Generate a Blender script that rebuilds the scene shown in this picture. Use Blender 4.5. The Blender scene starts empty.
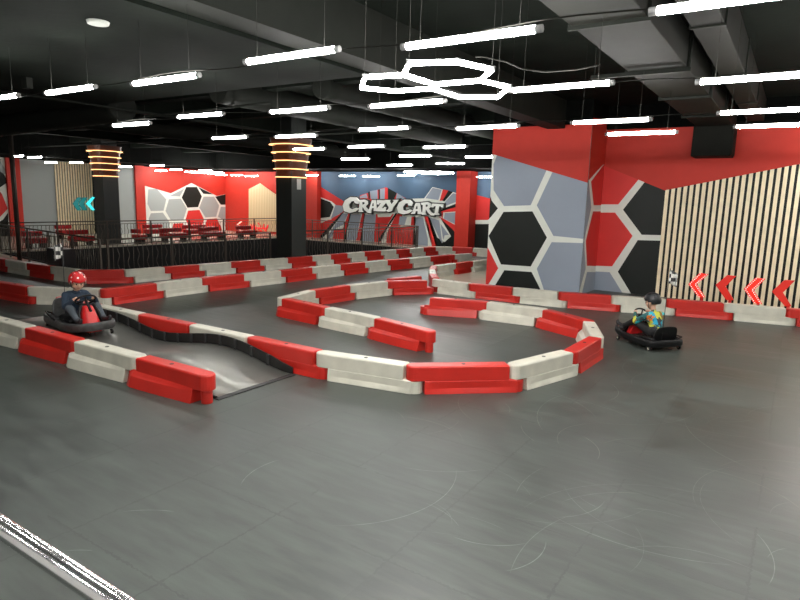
import bpy, bmesh, math, random
import numpy as np
from mathutils import Vector, Matrix, noise
random.seed(7)
C = bpy.context.scene.collection
PI = math.pi

# ------------------------------------------------------------------ camera, world, exposure
EYE = 2.4; FPX = 600.0
_up = np.array([100., 3540, 600]); _up /= np.linalg.norm(_up)
_y = np.array([400., 91, -600]); _y -= _up*_y.dot(_up); _y /= np.linalg.norm(_y)
_x = np.cross(_y, _up)
ROT = np.array([_x, _y, _up])
cam_d = bpy.data.cameras.new('camera'); cam = bpy.data.objects.new('camera', cam_d); C.objects.link(cam)
cam_d.sensor_width = 36; cam_d.lens = 36*FPX/800; cam_d.clip_end = 200
M4 = Matrix([list(r) for r in ROT]).to_4x4(); M4.translation = Vector((0, 0, EYE)); cam.matrix_world = M4
sc = bpy.context.scene; sc.camera = cam
sc.view_settings.view_transform = 'Standard'; sc.view_settings.look = 'None'
sc.view_settings.gamma = 1; sc.view_settings.use_curve_mapping = False
sc.view_settings.exposure = 2.5
LAMP = 17.0; RING = .6
w = bpy.data.worlds.new('world'); sc.world = w; w.use_nodes = True
w.node_tree.nodes['Background'].inputs[0].default_value = (.5, .55, .6, 1)
w.node_tree.nodes['Background'].inputs[1].default_value = .02
try:
    sc.cycles.max_bounces = 7; sc.cycles.use_denoising = True
    sc.cycles.sample_clamp_indirect = 4
except Exception: pass

def _ray(px, py): return ROT @ np.array([(px-400)/FPX, (300-py)/FPX, -1.])
def at(px, py, z=0.):
    d = _ray(px, py); return Vector((0, 0, EYE)) + Vector(d*((z-EYE)/d[2]))
def aty(px, py, Y):
    d = _ray(px, py); return Vector((0, 0, EYE)) + Vector(d*(Y/d[1]))
def atx(px, py, X):
    d = _ray(px, py); return Vector((0, 0, EYE)) + Vector(d*(X/d[0]))

# ------------------------------------------------------------------ materials
def nt(name):
    m = bpy.data.materials.new(name); m.use_nodes = True
    n = m.node_tree.nodes; return m, n, m.node_tree.links, n['Principled BSDF']
def mat(name, col, rough=.5, metal=0., emit=None, es=0., bump=0., bscale=60., var=0., vscale=4., spec=None, coat=0.):
    m, n, l, b = nt(name)
    b.inputs['Base Color'].default_value = (*col, 1)
    b.inputs['Roughness'].default_value = rough; b.inputs['Metallic'].default_value = metal
    if spec is not None: b.inputs['Specular IOR Level'].default_value = spec
    if coat: b.inputs['Coat Weight'].default_value = coat
    if emit:
        b.inputs['Emission Color'].default_value = (*emit, 1); b.inputs['Emission Strength'].default_value = es
    tc = n.new('ShaderNodeTexCoord')
    if var:
        nz = n.new('ShaderNodeTexNoise'); nz.inputs['Scale'].default_value = vscale; nz.inputs['Detail'].default_value = 5
        l.new(tc.outputs['Object'], nz.inputs['Vector'])
        mr = n.new('ShaderNodeMapRange'); mr.inputs[1].default_value = .3; mr.inputs[2].default_value = .7
        mr.inputs[3].default_value = 1-var; mr.inputs[4].default_value = 1+var*.6
        l.new(nz.outputs['Fac'], mr.inputs[0])
        mx = n.new('ShaderNodeVectorMath'); mx.operation = 'SCALE'; mx.inputs[0].default_value = col
        l.new(mr.outputs[0], mx.inputs['Scale']); l.new(mx.outputs[0], b.inputs['Base Color'])
    if bump:
        nb = n.new('ShaderNodeTexNoise'); nb.inputs['Scale'].default_value = bscale
        l.new(tc.outputs['Object'], nb.inputs['Vector'])
        bp = n.new('ShaderNodeBump'); bp.inputs['Strength'].default_value = bump; bp.inputs['Distance'].default_value = .01
        l.new(nb.outputs['Fac'], bp.inputs['Height']); l.new(bp.outputs[0], b.inputs['Normal'])
    return m
RED = (.62, .03, .022); CREAM = (.72, .70, .60)
M = dict(
 b_red=mat('red_plastic', (.56, .022, .014), .38, bump=.08, bscale=25, var=.10, vscale=3),
 b_white=mat('white_plastic', (.64, .62, .52), .42, bump=.08, bscale=25, var=.13, vscale=4),
 cap=mat('dark_hole_and_trim', (.03, .03, .03), .5),
 w_red=mat('red_wall_paint', (.54, .036, .022), .55, spec=.25, bump=.05, var=.04),
 w_red2=mat('bright_red_paint', (.68, .04, .035), .5, spec=.25, var=.03),
 w_white=mat('white_wall_paint', (.76, .79, .72), .55, spec=.25, var=.04),
 w_grey=mat('blue_grey_wall_paint', (.30, .345, .41), .6, spec=.25, var=.04, vscale=1),
 w_lgrey=mat('light_grey_wall_paint', (.36, .40, .39), .6, var=.04, vscale=1),
 w_black=mat('charcoal_wall_paint', (.010, .013, .011), .5, spec=.25, var=.05),
 w_blue=mat('dusty_blue_wall_paint', (.065, .125, .205), .6, var=.14, vscale=.7),
 w_dark=mat('black_ceiling_paint', (.004, .0045, .004), .9, spec=.04, var=.2, vscale=2),
 w_room=mat('grey_room_paint', (.5, .5, .48), .7),
 ceil=mat('dark_slab', (.0075, .0096, .0076), .9, spec=.04, var=.25, vscale=1.2, bump=.3, bscale=8),
 beam=mat('dark_grey_duct_metal', (.012, .0135, .011), .7, spec=.12, var=.15, vscale=3),
 duct=mat('black_duct_metal', (.0085, .009, .0068), .7, spec=.12, var=.2, vscale=3),
 wood=mat('pale_pine', (.90, .77, .52), .5, var=.08, vscale=6),
 steel=mat('brushed_steel', (.33, .33, .30), .31, .62, var=.15, vscale=2.5, bump=.05, bscale=20),
 chrome=mat('chrome', (.85, .85, .86), .2, 1.),
 darkm=mat('black_painted_metal', (.018, .018, .017), .4, .2),
 railm=mat('dark_bronze_metal', (.11, .095, .08), .4, .5),
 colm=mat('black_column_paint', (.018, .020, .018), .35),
 colg=mat('column_side_grey', (.04, .045, .042), .4),
 drum=mat('dark_brown_board', (.10, .030, .012), .5, var=.2, vscale=20),
 cream=mat('cream_floor_tile', (.70, .65, .52), .12, var=.05),
 void=mat('black_void_paint', (.012, .012, .011), .6),
 tube=mat('lit_tube', (1, 1, 1), .5, emit=(1, .985, .95), es=LAMP),
 lampcap=mat('grey_plastic', (.35, .35, .35), .5),
 wire=mat('grey_wire', (.015, .015, .013), .7, spec=.1),
 ring=mat('lit_orange_ring', (1, .5, .2), .5, emit=(1., .46, .18), es=RING),
 sofa=mat('dark_red_leather', (.38, .010, .012), .4, bump=.1, bscale=30),
 arrow=mat('red_acrylic', (.75, .02, .01), .3, emit=(1., .03, .01), es=.09),
 arrowp=mat('plain_red_acrylic', (.62, .02, .012), .3, emit=(1., .03, .01), es=.035),
 dot=mat('white_led', (1, .9, .9), .4, emit=(1, .85, .8), es=.2),
 cyan=mat('lit_cyan', (.1, .8, .85), .4, emit=(.04, .75, .85), es=.22),
 teal=mat('dim_teal', (.02, .26, .27), .4, emit=(.01, .3, .3), es=.06),
 kart=mat('black_kart_plastic', (.007, .007, .0075), .38, spec=.3, bump=.05, bscale=30),
 kartg=mat('worn_grey_kart_plastic', (.055, .056, .055), .45, var=.4, vscale=18),
 fair=mat('red_kart_fairing', (.62, .02, .02), .3),
 rubber=mat('tyre_rubber', (.02, .02, .02), .7),
 hub=mat('pale_hub', (.55, .52, .42), .4),
 navy=mat('navy_cloth', (.018, .035, .060), .85, bump=.3, bscale=60),
 jeans=mat('grey_denim', (.07, .085, .10), .85, bump=.3, bscale=70),
 pants=mat('black_cloth', (.009, .009, .010), .8, bump=.3, bscale=60),
 skin=mat('skin', (.62, .36, .25), .5),
 shoe=mat('black_shoe', (.02, .02, .022), .5),
 hair=mat('brown_hair', (.06, .035, .02), .7),
 lip=mat('lip', (.45, .14, .11), .5), eyem=mat('eye', (.02, .015, .012), .2),
 h_black=mat('black_helmet', (.013, .014, .016), .32),
 screen=mat('black_cabinet', (.02, .02, .022), .3),
 sign_w=mat('white_sign_face', (.90, .93, .88), .4), sign_k=mat('charcoal_sign_edge', (.03, .035, .032), .4),
 paper=mat('white_paper', (.6, .62, .62), .6),
 pink=mat('lit_pink_neon', (1, .5, .4), .5, emit=(1, .45, .36), es=.35),
 neonr=mat('lit_red_neon', (1, .05, .05), .5, emit=(1, .03, .03), es=.07),
 detector=mat('detector_plastic', (.5, .52, .48), .5),
)
def mat_dots():
    m, n, l, b = nt('red_helmet_with_white_dots')
    tc = n.new('ShaderNodeTexCoord'); v = n.new('ShaderNodeTexVoronoi'); v.inputs['Scale'].default_value = 17; v.inputs['Randomness'].default_value = .45
    l.new(tc.outputs['Object'], v.inputs['Vector'])
    r = n.new('ShaderNodeValToRGB'); r.color_ramp.interpolation = 'CONSTANT'
    r.color_ramp.elements[0].color = (.85, .8, .78, 1); r.color_ramp.elements[1].position = .27; r.color_ramp.elements[1].color = (.62, .01, .012, 1)
    l.new(v.outputs['Distance'], r.inputs[0]); l.new(r.outputs[0], b.inputs['Base Color']); b.inputs['Roughness'].default_value = .3
    return m
def mat_jacket():
    m, n, l, b = nt('multicolour_print_cloth')
    tc = n.new('ShaderNodeTexCoord'); v = n.new('ShaderNodeTexVoronoi'); v.inputs['Scale'].default_value = 11
    nz = n.new('ShaderNodeTexNoise'); nz.inputs['Scale'].default_value = 9
    ad = n.new('ShaderNodeVectorMath'); ad.operation = 'MULTIPLY_ADD'; ad.inputs[1].default_value = (.18, .18, .18)
    l.new(nz.outputs['Color'], ad.inputs[0]); l.new(tc.outputs['Object'], ad.inputs[2]); l.new(ad.outputs[0], v.inputs['Vector'])
    sp = n.new('ShaderNodeSeparateColor'); l.new(v.outputs['Color'], sp.inputs[0])
    r = n.new('ShaderNodeValToRGB'); r.color_ramp.interpolation = 'CONSTANT'
    cols = [(0, (.03, .04, .05)), (.2, (.02, .34, .52)), (.42, (.02, .10, .10)), (.60, (.55, .55, .06)), (.70, (.65, .17, .02)), (.78, (.03, .45, .50)), (.9, (.25, .16, .04))]
    r.color_ramp.elements[0].color = (*cols[0][1], 1); r.color_ramp.elements[1].position = cols[1][0]; r.color_ramp.elements[1].color = (*cols[1][1], 1)
    for p, c in cols[2:]:
        e = r.color_ramp.elements.new(p); e.color = (*c, 1)
    l.new(sp.outputs[0], r.inputs[0]); l.new(r.outputs[0], b.inputs['Base Color']); b.inputs['Roughness'].default_value = .75
    return m
def mat_flag():
    m, n, l, b = nt('black_and_white_checks')
    tc = n.new('ShaderNodeTexCoord'); v = n.new('ShaderNodeTexChecker'); v.inputs['Scale'].default_value = 15
    v.inputs['Color1'].default_value = (.75, .75, .7, 1); v.inputs['Color2'].default_value = (.05, .05, .05, 1)
    l.new(tc.outputs['Object'], v.inputs['Vector']); l.new(v.outputs[0], b.inputs['Base Color']); return m
def mat_floor():
    m, n, l, b = nt('grey_rubber_track_floor')
    geo = n.new('ShaderNodeNewGeometry'); pos = geo.outputs['Position']
    def math_(op, a, c=None, clamp=False):
        x = n.new('ShaderNodeMath'); x.operation = op; x.use_clamp = clamp
        for i, v in enumerate((a, c)):
            if v is None: continue
            if isinstance(v, (int, float)): x.inputs[i].default_value = v
            else: l.new(v, x.inputs[i])
        return x.outputs[0]
    sep = n.new('ShaderNodeSeparateXYZ'); l.new(pos, sep.inputs[0]); X, Y = sep.outputs[0], sep.outputs[1]
    # rubber tiles, each a slightly different grey
    T = 1.02
    fx = math_('DIVIDE', X, T); fy = math_('DIVIDE', Y, T)
    comb = n.new('ShaderNodeCombineXYZ'); l.new(math_('FLOOR', fx), comb.inputs[0]); l.new(math_('FLOOR', fy), comb.inputs[1])
    wn = n.new('ShaderNodeTexWhiteNoise'); wn.noise_dimensions = '2D'; l.new(comb.outputs[0], wn.inputs['Vector'])
    ntex = n.new('ShaderNodeTexNoise'); ntex.inputs['Scale'].default_value = .8; ntex.inputs['Detail'].default_value = 6; l.new(pos, ntex.inputs['Vector'])
    mp = n.new('ShaderNodeMapping'); mp.inputs['Scale'].default_value = (1.2, 7, 1); mp.inputs['Rotation'].default_value = (0, 0, .5); l.new(pos, mp.inputs['Vector'])
    nst = n.new('ShaderNodeTexNoise'); nst.inputs['Scale'].default_value = 1.6; nst.inputs['Detail'].default_value = 7; l.new(mp.outputs[0], nst.inputs['Vector'])
    # ragged interlocking seams
    nz = n.new('ShaderNodeTexNoise'); nz.inputs['Scale'].default_value = 26; l.new(pos, nz.inputs['Vector'])
    jig = math_('MULTIPLY', math_('SUBTRACT', nz.outputs['Fac'], .5), .05)
    def seam(f):
        fr = math_('FRACT', math_('ADD', f, jig)); d = math_('ABSOLUTE', math_('SUBTRACT', fr, .5))
        return math_('GREATER_THAN', d, .4915)
    s = math_('MAXIMUM', seam(fx), seam(fy))
    s = math_('MULTIPLY', s, math_('MULTIPLY', math_('GREATER_THAN', ntex.outputs['Fac'], .45), .26))
    # pale curved tyre scuffs
    arcs = None
    rnd = random.Random(12)
    base = [(-2.0, 3.0, .55, 1.3), (-1.75, 2.55, .42, 5.6), (-1.55, 2.85, .62, 4.4)]
    spec = []
    for i in range(72):
        px = rnd.uniform(380, 780); py = rnd.uniform(395, 560) if i % 3 else rnd.uniform(360, 430)
        q = at(px, py); spec.append((q.x, q.y, rnd.uniform(.25, 1.5), rnd.uniform(0, 2*PI), rnd.uniform(.25, .8), rnd.uniform(.0022, .0045), rnd.uniform(.25, .95)))
    for px, py, r_, a_, w_ in [(490, 545, .55, -1.1, .5), (535, 560, .5, -.2, .55), (150, 510, .8, 2.2, .25), (80, 550, .6, 2.2, .15), (470, 250, .3, 1, .5), (255, 470, .6, 3.3, .5)]:
        q = at(px, py); spec.append((q.x, q.y, r_, a_, w_, .0045, 1))
    for (x0, y0, r_, a0, wd, th, st) in spec:
        cx = x0-r_*math.cos(a0); cy = y0-r_*math.sin(a0)
        dx = math_('SUBTRACT', X, cx); dy = math_('SUBTRACT', Y, cy)
        rr = math_('SQRT', math_('ADD', math_('MULTIPLY', dx, dx), math_('MULTIPLY', dy, dy)))
        d = math_('ABSOLUTE', math_('SUBTRACT', rr, r_))
        line = math_('SUBTRACT', 1, math_('DIVIDE', d, th), True)
        dot = math_('ADD', math_('MULTIPLY', dx, math.cos(a0)), math_('MULTIPLY', dy, math.sin(a0)))
        cosd = math_('DIVIDE', dot, math_('MAXIMUM', rr, .01))
        msk = math_('MULTIPLY', math_('SUBTRACT', cosd, math.cos(wd)), 6/(1-math.cos(wd))*.3, True)
        a = math_('MULTIPLY', math_('MULTIPLY', line, msk), st)
        arcs = a if arcs is None else math_('MAXIMUM', arcs, a)
    arcs = math_('MULTIPLY', arcs, math_('MULTIPLY', nst.outputs['Fac'], .24))
    v = math_('ADD', math_('MULTIPLY', math_('SUBTRACT', wn.outputs['Value'], .5), .016), math_('MULTIPLY', math_('SUBTRACT', ntex.outputs['Fac'], .5), .055))
    v = math_('ADD', v, math_('MULTIPLY', math_('SUBTRACT', nst.outputs['Fac'], .5), .10))
    v = math_('ADD', v, .054)
    v = math_('MULTIPLY', v, math_('SUBTRACT', 1, s)); v = math_('MAXIMUM', math_('ADD', v, arcs), .04)
    cb = n.new('ShaderNodeCombineColor')
    l.new(math_('MULTIPLY', v, .90), cb.inputs[0]); l.new(math_('MULTIPLY', v, 1.07), cb.inputs[1]); l.new(math_('MULTIPLY', v, .93), cb.inputs[2])
    l.new(cb.outputs[0], b.inputs['Base Color'])
    rg = math_('ADD', math_('MULTIPLY', nst.outputs['Fac'], .28), .24); rg = math_('ADD', rg, math_('MULTIPLY', wn.outputs['Value'], .08)); l.new(rg, b.inputs['Roughness'])
    b.inputs['Specular IOR Level'].default_value = .55
    nb = n.new('ShaderNodeTexNoise'); nb.inputs['Scale'].default_value = 90; l.new(pos, nb.inputs['Vector'])
    bp = n.new('ShaderNodeBump'); bp.inputs['Strength'].default_value = .12; bp.inputs['Distance'].default_value = .004
    l.new(nb.outputs['Fac'], bp.inputs['Height']); l.new(bp.outputs[0], b.inputs['Normal'])
    return m
M['h_dots'] = mat_dots(); M['jacket'] = mat_jacket(); M['flag'] = mat_flag(); M['floor'] = mat_floor()

# ------------------------------------------------------------------ helpers
def link(name, bm_or_me, mats, parent=None, smooth=False, bevel=0.):
    if isinstance(bm_or_me, bmesh.types.BMesh):
        me = bpy.data.meshes.new(name); bmesh.ops.recalc_face_normals(bm_or_me, faces=bm_or_me.faces) if False else None
        bm_or_me.to_mesh(me); bm_or_me.free()
    else: me = bm_or_me
    if not isinstance(mats, (list, tuple)): mats = [mats]
    if not me.materials:
        for m in mats: me.materials.append(m)
    if smooth:
        for p in me.polygons: p.use_smooth = True
    o = bpy.data.objects.new(name, me); C.objects.link(o)
    if parent: o.parent = parent
    if bevel:
        b = o.modifiers.new('bevel', 'BEVEL'); b.width = bevel; b.segments = 2; b.limit_method = 'ANGLE'
    return o
def tag(o, label, cat, group=None):
    o['label'] = label; o['category'] = cat
    if group: o['group'] = group
    return o
def thing(name, label, cat, loc=(0, 0, 0), rz=0, group=None):
    o = bpy.data.objects.new(name, None); C.objects.link(o); o.location = loc; o.rotation_euler = (0, 0, rz)
    o.empty_display_size = .1
    return tag(o, label, cat, group)
def struct(name, bm, mats):
    o = link(name, bm, mats); o['kind'] = 'structure'; return o
def box(bm, x0, x1, y0, y1, z0, z1, mi=0, skip=()):
    v = [bm.verts.new((x, y, z)) for z in (z0, z1) for y in (y0, y1) for x in (x0, x1)]
    F = dict(b=(0, 2, 3, 1), t=(4, 5, 7, 6), f=(0, 1, 5, 4), k=(2, 6, 7, 3), l=(0, 4, 6, 2), r=(1, 3, 7, 5))
    for k, f in F.items():
        if k in skip: continue
        fc = bm.faces.new([v[i] for i in f]); fc.material_index = mi
    return v
def NB(): return bmesh.new()
def B(*a, **k): bm = NB(); box(bm, *a, **k); return bm
def tube(bm, pts, r, seg=8, mi=0, cap=True, closed=False):
    pts = [Vector(p) for p in pts]; n = len(pts); rings = []
    up = Vector((0, 0, 1))
    for i, p in enumerate(pts):
        a = pts[(i-1) % n] if (closed or i > 0) else pts[0]; b = pts[(i+1) % n] if (closed or i < n-1) else pts[-1]
        d = (b-a).normalized(); u = d.cross(up)
        if u.length < 1e-3: u = d.cross(Vector((0, 1, 0)))
        u.normalize(); v = u.cross(d)
        rr = r[i] if isinstance(r, (list, tuple)) else r
        rings.append([bm.verts.new(p+(u*math.cos(t)+v*math.sin(t))*rr) for t in [2*PI*k/seg for k in range(seg)]])
    for i in range(n if closed else n-1):
        A, Bq = rings[i], rings[(i+1) % n]
        for k in range(seg):
            f = bm.faces.new((A[k], A[(k+1) % seg], Bq[(k+1) % seg], Bq[k])); f.material_index = mi; f.smooth = True
    if cap and not closed:
        f = bm.faces.new(rings[0][::-1]); f.material_index = mi; f = bm.faces.new(rings[-1]); f.material_index = mi
    return bm
def T(pts, r, seg=8, **k): bm = NB(); return tube(bm, pts, r, seg, **k)
def cyl(bm, c, r, z0, z1, seg=20, mi=0, r1=None):
    r1 = r if r1 is None else r1
    a = [bm.verts.new((c[0]+r*math.cos(2*PI*k/seg), c[1]+r*math.sin(2*PI*k/seg), z0)) for k in range(seg)]
    b = [bm.verts.new((c[0]+r1*math.cos(2*PI*k/seg), c[1]+r1*math.sin(2*PI*k/seg), z1)) for k in range(seg)]
    for k in range(seg):
        f = bm.faces.new((a[k], a[(k+1) % seg], b[(k+1) % seg], b[k])); f.smooth = True; f.material_index = mi
    f = bm.faces.new(a[::-1]); f.material_index = mi; f = bm.faces.new(b); f.material_index = mi
    return bm
def extrude_poly(bm, pts, axis_fn, t0, t1, mi=0):
    a = [bm.verts.new(axis_fn(p, t0)) for p in pts]; b = [bm.verts.new(axis_fn(p, t1)) for p in pts]; n = len(pts)
    for k in range(n):
        f = bm.faces.new((a[k], a[(k+1) % n], b[(k+1) % n], b[k])); f.material_index = mi
    f = bm.faces.new(a[::-1]); f.material_index = mi; f = bm.faces.new(b); f.material_index = mi
def clip(poly, axis, lim, keep_greater):
    out = []; n = len(poly)
    ins = lambda p: (p[axis] >= lim) if keep_greater else (p[axis] <= lim)
    for i in range(n):
        a, b = poly[i], poly[(i+1) % n]
        if ins(a): out.append(a)
        if ins(a) != ins(b):
            t = (lim-a[axis])/(b[axis]-a[axis]); out.append(a.lerp(b, t))
    return out
def paint_y(bm, Y, poly, mi, layer, off=(0, 0), s=1., lim=None):
    """paint a polygon (read off the photograph) on the wall plane y = Y"""
    P = [aty(off[0]+x/s, off[1]+y/s, Y) for x, y in poly]
    P = clip(P, 2, 0.0, True)
    if lim:
        P = clip(P, 0, lim[0], True); P = clip(P, 0, lim[1], False)
        if len(lim) > 2: P = clip(P, 2, lim[2], False)
    if len(P) < 3: return
    f = bm.faces.new([bm.verts.new((p.x, Y-.004*layer, p.z)) for p in P]); f.material_index = mi
def paint_x(bm, X, poly, mi, layer, off=(0, 0), s=1., lim=None):
    P = [atx(off[0]+x/s, off[1]+y/s, X) for x, y in poly]
    P = clip(P, 2, 0.0, True)
    if lim:
        P = clip(P, 1, lim[0], True); P = clip(P, 1, lim[1], False)
    if len(P) < 3: return
    f = bm.faces.new([bm.verts.new((X+.004*layer, p.y, p.z)) for p in P]); f.material_index = mi
def quad_y(bm, Y, x0, x1, z0, z1, mi, layer):
    f = bm.faces.new([bm.verts.new((x, Y-.004*layer, z)) for x, z in ((x0, z0), (x1, z0), (x1, z1), (x0, z1))]); f.material_index = mi
def quad_x(bm, X, y0, y1, z0, z1, mi, layer):
    f = bm.faces.new([bm.verts.new((X+.004*layer, y, z)) for y, z in ((y0, z0), (y1, z0), (y1, z1), (y0, z1))]); f.material_index = mi

# ------------------------------------------------------------------ structure
SLAB = 5.0; WT = 4.39; XL = -32.7; YB = 27.0; YS = 17.15; YBX = 15.74; BX0, BX1 = -7.33, -4.62
VX0, VX1, VY0, VY1 = -24.3, -15.45, 9.6, 24.75          # the opening in the floor
XR = 5.0; YN = -4.0
bm = NB()
def flat(bm, P, mi=0, z=0):
    f = bm.faces.new([bm.verts.new((x, y, z)) for x, y in P]); f.material_index = mi
TR = -13.0
flat(bm, [(XL, YN), (XR, YN), (XR, 9.0), (XL, 9.0)], 0)
flat(bm, [(VX1, 9.0), (XR, 9.0), (XR, YB), (VX1, YB)], 0)
flat(bm, [(VX0, 9.0), (VX1, 9.0), (VX1, 9.35), (VX0, 10.3)], 1)
flat(bm, [(XL, 9.0), (VX0, 9.0), (VX0, YB), (XL, YB)], 1)
flat(bm, [(VX0, VY1), (VX1, VY1), (VX1, YB), (VX0, YB)], 1)
struct('floor', bm, [M['floor'], M['cream']])
bm = NB()   # cream tiled corner behind the track rows
f = bm.faces.new([bm.verts.new((x, y, .004)) for x, y in ((-7.7, 13.4), (BX0-.01, 13.6), (BX0-.01, 20.6), (-9.1, 20.6), (-9.2, 16.2))])
struct('trim_1', bm, M['cream'])
# the sides and bottom of the opening
bm = NB(); Z = -3.2
V8 = [(VX1, 9.35), (VX1, VY1), (VX0, VY1), (VX0, 10.3)]
for i in range(4):
    a, b = V8[i], V8[(i+1) % 4]
    bm.faces.new([bm.verts.new(p) for p in ((*a, 0), (*b, 0), (*b, Z), (*a, Z))])
bm.faces.new([bm.verts.new((*p, Z)) for p in V8])
struct('trim_2', bm, M['void'])
bm = NB()   # pale kerb round the far edges of the opening
box(bm, VX0-.12, VX0, 10.3, VY1+.12, .0, .06); box(bm, VX0, VX1, VY1, VY1+.12, .0, .06)
struct('trim_3', bm, M['cream'])
struct('ceiling', B(XL-.2, XR, YN, YB+.2, SLAB, SLAB+.2), M['ceil'])

WM = [M['w_red'], M['w_white'], M['w_grey'], M['w_black'], M['w_red2'], M['w_blue'], M['w_dark'], M['w_lgrey'], M['w_room']]
R_, W_, G_, K_, R2, BL, DK, LG, RM = range(9)
# --- back wall with the mural (y = YB)
bm = NB(); box(bm, XL, BX0, YB, YB+.2, 0, SLAB, DK)
quad_y(bm, YB, XL, BX0, 3.78, SLAB, DK, 1)
MW = 3.78
quad_y(bm, YB, XL, -23.3, 0, MW, R_, 1)
quad_y(bm, YB, -23.3, BX0, 0, MW, BL, 1)
lm = (-23.3, -14.0, MW)
def pm(poly, c, layer, off=(0, 0), s=1.): paint_y(bm, YB, poly, c, layer, off, s, lm)
# lower half of the mural
pm([(318, 218), (342, 206), (350, 200), (440, 198), (470, 196), (470, 255), (318, 255)], W_, 2)
pm([(318, 185), (345, 202), (352, 209), (340, 214), (333, 206), (318, 199)], R2, 3)
pm([(318, 196), (332, 201.5), (337, 206), (331.5, 219.5), (318, 221)], W_, 4)
pm([(318, 197.5), (330.5, 202), (334, 207), (330, 217), (318, 218.5)], K_, 5)
pm([(335.5, 205), (344, 206), (343, 212), (331, 219)], G_, 5)
o8 = (300, 200)
pm([(150, 195), (245, 150), (345, 100), (330, 125), (180, 300), (120, 330), (120, 400), (150, 400)], R2, 3, o8, 8)
pm([(335, 105), (352, 100), (235, 250), (185, 300), (130, 330), (150, 300)], K_, 4, o8, 8)
pm([(340, 108), (385, 108), (345, 200), (290, 225), (255, 290), (225, 330), (200, 330)], G_, 4, o8, 8)
pm([(275, 235), (345, 230), (335, 330), (262, 320)], R2, 5, o8, 8)
pm([(388, 108), (402, 108), (372, 240), (345, 350), (325, 350), (345, 230)], R2, 6, o8, 8)
pm([(400, 108), (410, 112), (380, 235), (372, 340), (345, 350), (372, 240)], K_, 6, o8, 8)
pm([(405, 115), (490, 115), (470, 220), (450, 330), (375, 330)], G_, 5, o8, 8)
pm([(500, 105), (516, 105), (500, 240), (480, 350), (445, 350), (475, 220)], R2, 6, o8, 8)
pm([(514, 105), (522, 110), (505, 240), (490, 360), (478, 360)], K_, 6, o8, 8)
pm([(520, 118), (612, 116), (600, 240), (590, 370), (492, 370)], G_, 5, o8, 8)
pm([(610, 112), (755, 112), (700, 200), (630, 380), (590, 380), (600, 240)], R2, 6, o8, 8)
pm([(622, 114), (745, 106), (725, 134), (625, 138)], W_, 7, o8, 8)
pm([(765, 105), (782, 105), (690, 245), (650, 330), (620, 330)], K_, 7, o8, 8)
pm([(770, 118), (800, 100), (820, 120), (790, 300), (770, 400), (690, 400), (700, 260)], R2, 6, o8, 8)
o9 = (400, 200)
pm([(-10, 215), (60, 215), (100, 210), (90, 400), (-20, 400)], R2, 6, o9, 8)
pm([(0, 130), (62, 135), (45, 205), (-10, 205)], G_, 7, o9, 8)
pm([(60, 130), (75, 130), (50, 215), (35, 215)], W_, 8, o9, 8)
pm([(95, 135), (122, 135), (118, 240), (108, 400), (70, 400)], R2, 8, o9, 8)
pm([(115, 128), (128, 135), (125, 240), (130, 400), (104, 400)], K_, 8, o9, 8)
pm([(126, 138), (190, 140), (225, 235), (225, 400), (135, 400)], G_, 7, o9, 8)
pm([(185, 130), (198, 130), (238, 240), (265, 400), (245, 400)], W_, 9, o9, 8)
pm([(195, 130), (228, 130), (265, 230), (310, 400), (265, 400)], R2, 9, o9, 8)
pm([(225, 130), (245, 145), (300, 300), (480, 410), (300, 410)], K_, 9, o9, 8)
pm([(240, 140), (320, 165), (340, 350), (300, 270)], G_, 10, o9, 8)
pm([(318, 165), (345, 345), (365, 290), (412, 290)], W_, 11, o9, 8)
pm([(328, 190), (350, 320), (360, 283), (395, 278)], G_, 12, o9, 8)
pm([(310, 128), (500, 235), (500, 320), (420, 230), (330, 150)], R2, 12, o9, 8)
pm([(330, 150), (420, 230), (500, 325), (500, 400), (300, 400), (345, 350), (412, 290)], K_, 10, o9, 8)
pm([(320, 82), (515, 30), (515, 180), (490, 235), (340, 150)], R2, 10, o9, 8)
pm([(350, 98), (470, 90), (498, 150), (495, 225), (345, 145)], W_, 13, o9, 8)
pm([(362, 105), (462, 98), (488, 152), (485, 212), (355, 150)], G_, 14, o9, 8)
pm([(320, 82), (510, 5), (510, 38), (330, 92)], K_, 13, o9, 8)
o10 = (400, 165)
pm([(325, 220), (430, 245), (398, 360), (240, 338)], W_, 3, o10, 10)
pm([(327, 228), (418, 248), (385, 350), (255, 332)], G_, 4, o10, 10)
pm([(430, 243), (487, 255), (430, 355), (398, 358)], R2, 4, o10, 10)
pm([(485, 256), (530, 272), (445, 365), (425, 355)], K_, 4, o10, 10)
pm([(530, 270), (620, 298), (640, 345), (640, 372), (430, 430), (440, 370)], W_, 4, o10, 10)
pm([(532, 282), (612, 305), (625, 345), (450, 412), (448, 372)], G_, 5, o10, 10)
o11 = (320, 165)
pm([(400, 305), (660, 222), (760, 275), (890, 350), (880, 420), (380, 420)], R2, 3, o11, 10)
pm([(500, 262), (576, 248), (578, 340), (508, 340)], G_, 4, o11, 10)
pm([(484, 270), (500, 264), (500, 340), (488, 340)], K_, 4, o11, 10)
pm([(584, 246), (600, 243), (602, 340), (590, 340)], K_, 4, o11, 10)
pm([(602, 242), (652, 230), (648, 340), (604, 340)], G_, 4, o11, 10)
pm([(680, 230), (770, 280), (740, 350), (682, 350)], K_, 4, o11, 10)
pm([(770, 282), (800, 297), (870, 345), (760, 350)], G_, 4, o11, 10)
pm([(400, 312), (465, 288), (480, 330), (400, 330)], G_, 4, o11, 10)
# right of the red pillar
lm = (-13.6, BX0, MW); o12 = (360, 120)
pm([(560, 370), (700, 405), (700, 440), (655, 480), (640, 505), (560, 505)], R2, 2, o12, 5)
pm([(560, 500), (640, 500), (700, 450), (700, 470), (650, 520), (580, 520)], W_, 3, o12, 5)
pm([(555, 516), (650, 518), (720, 470), (720, 720), (555, 720)], K_, 2, o12, 5)
struct('wall_back', bm, WM)
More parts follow.
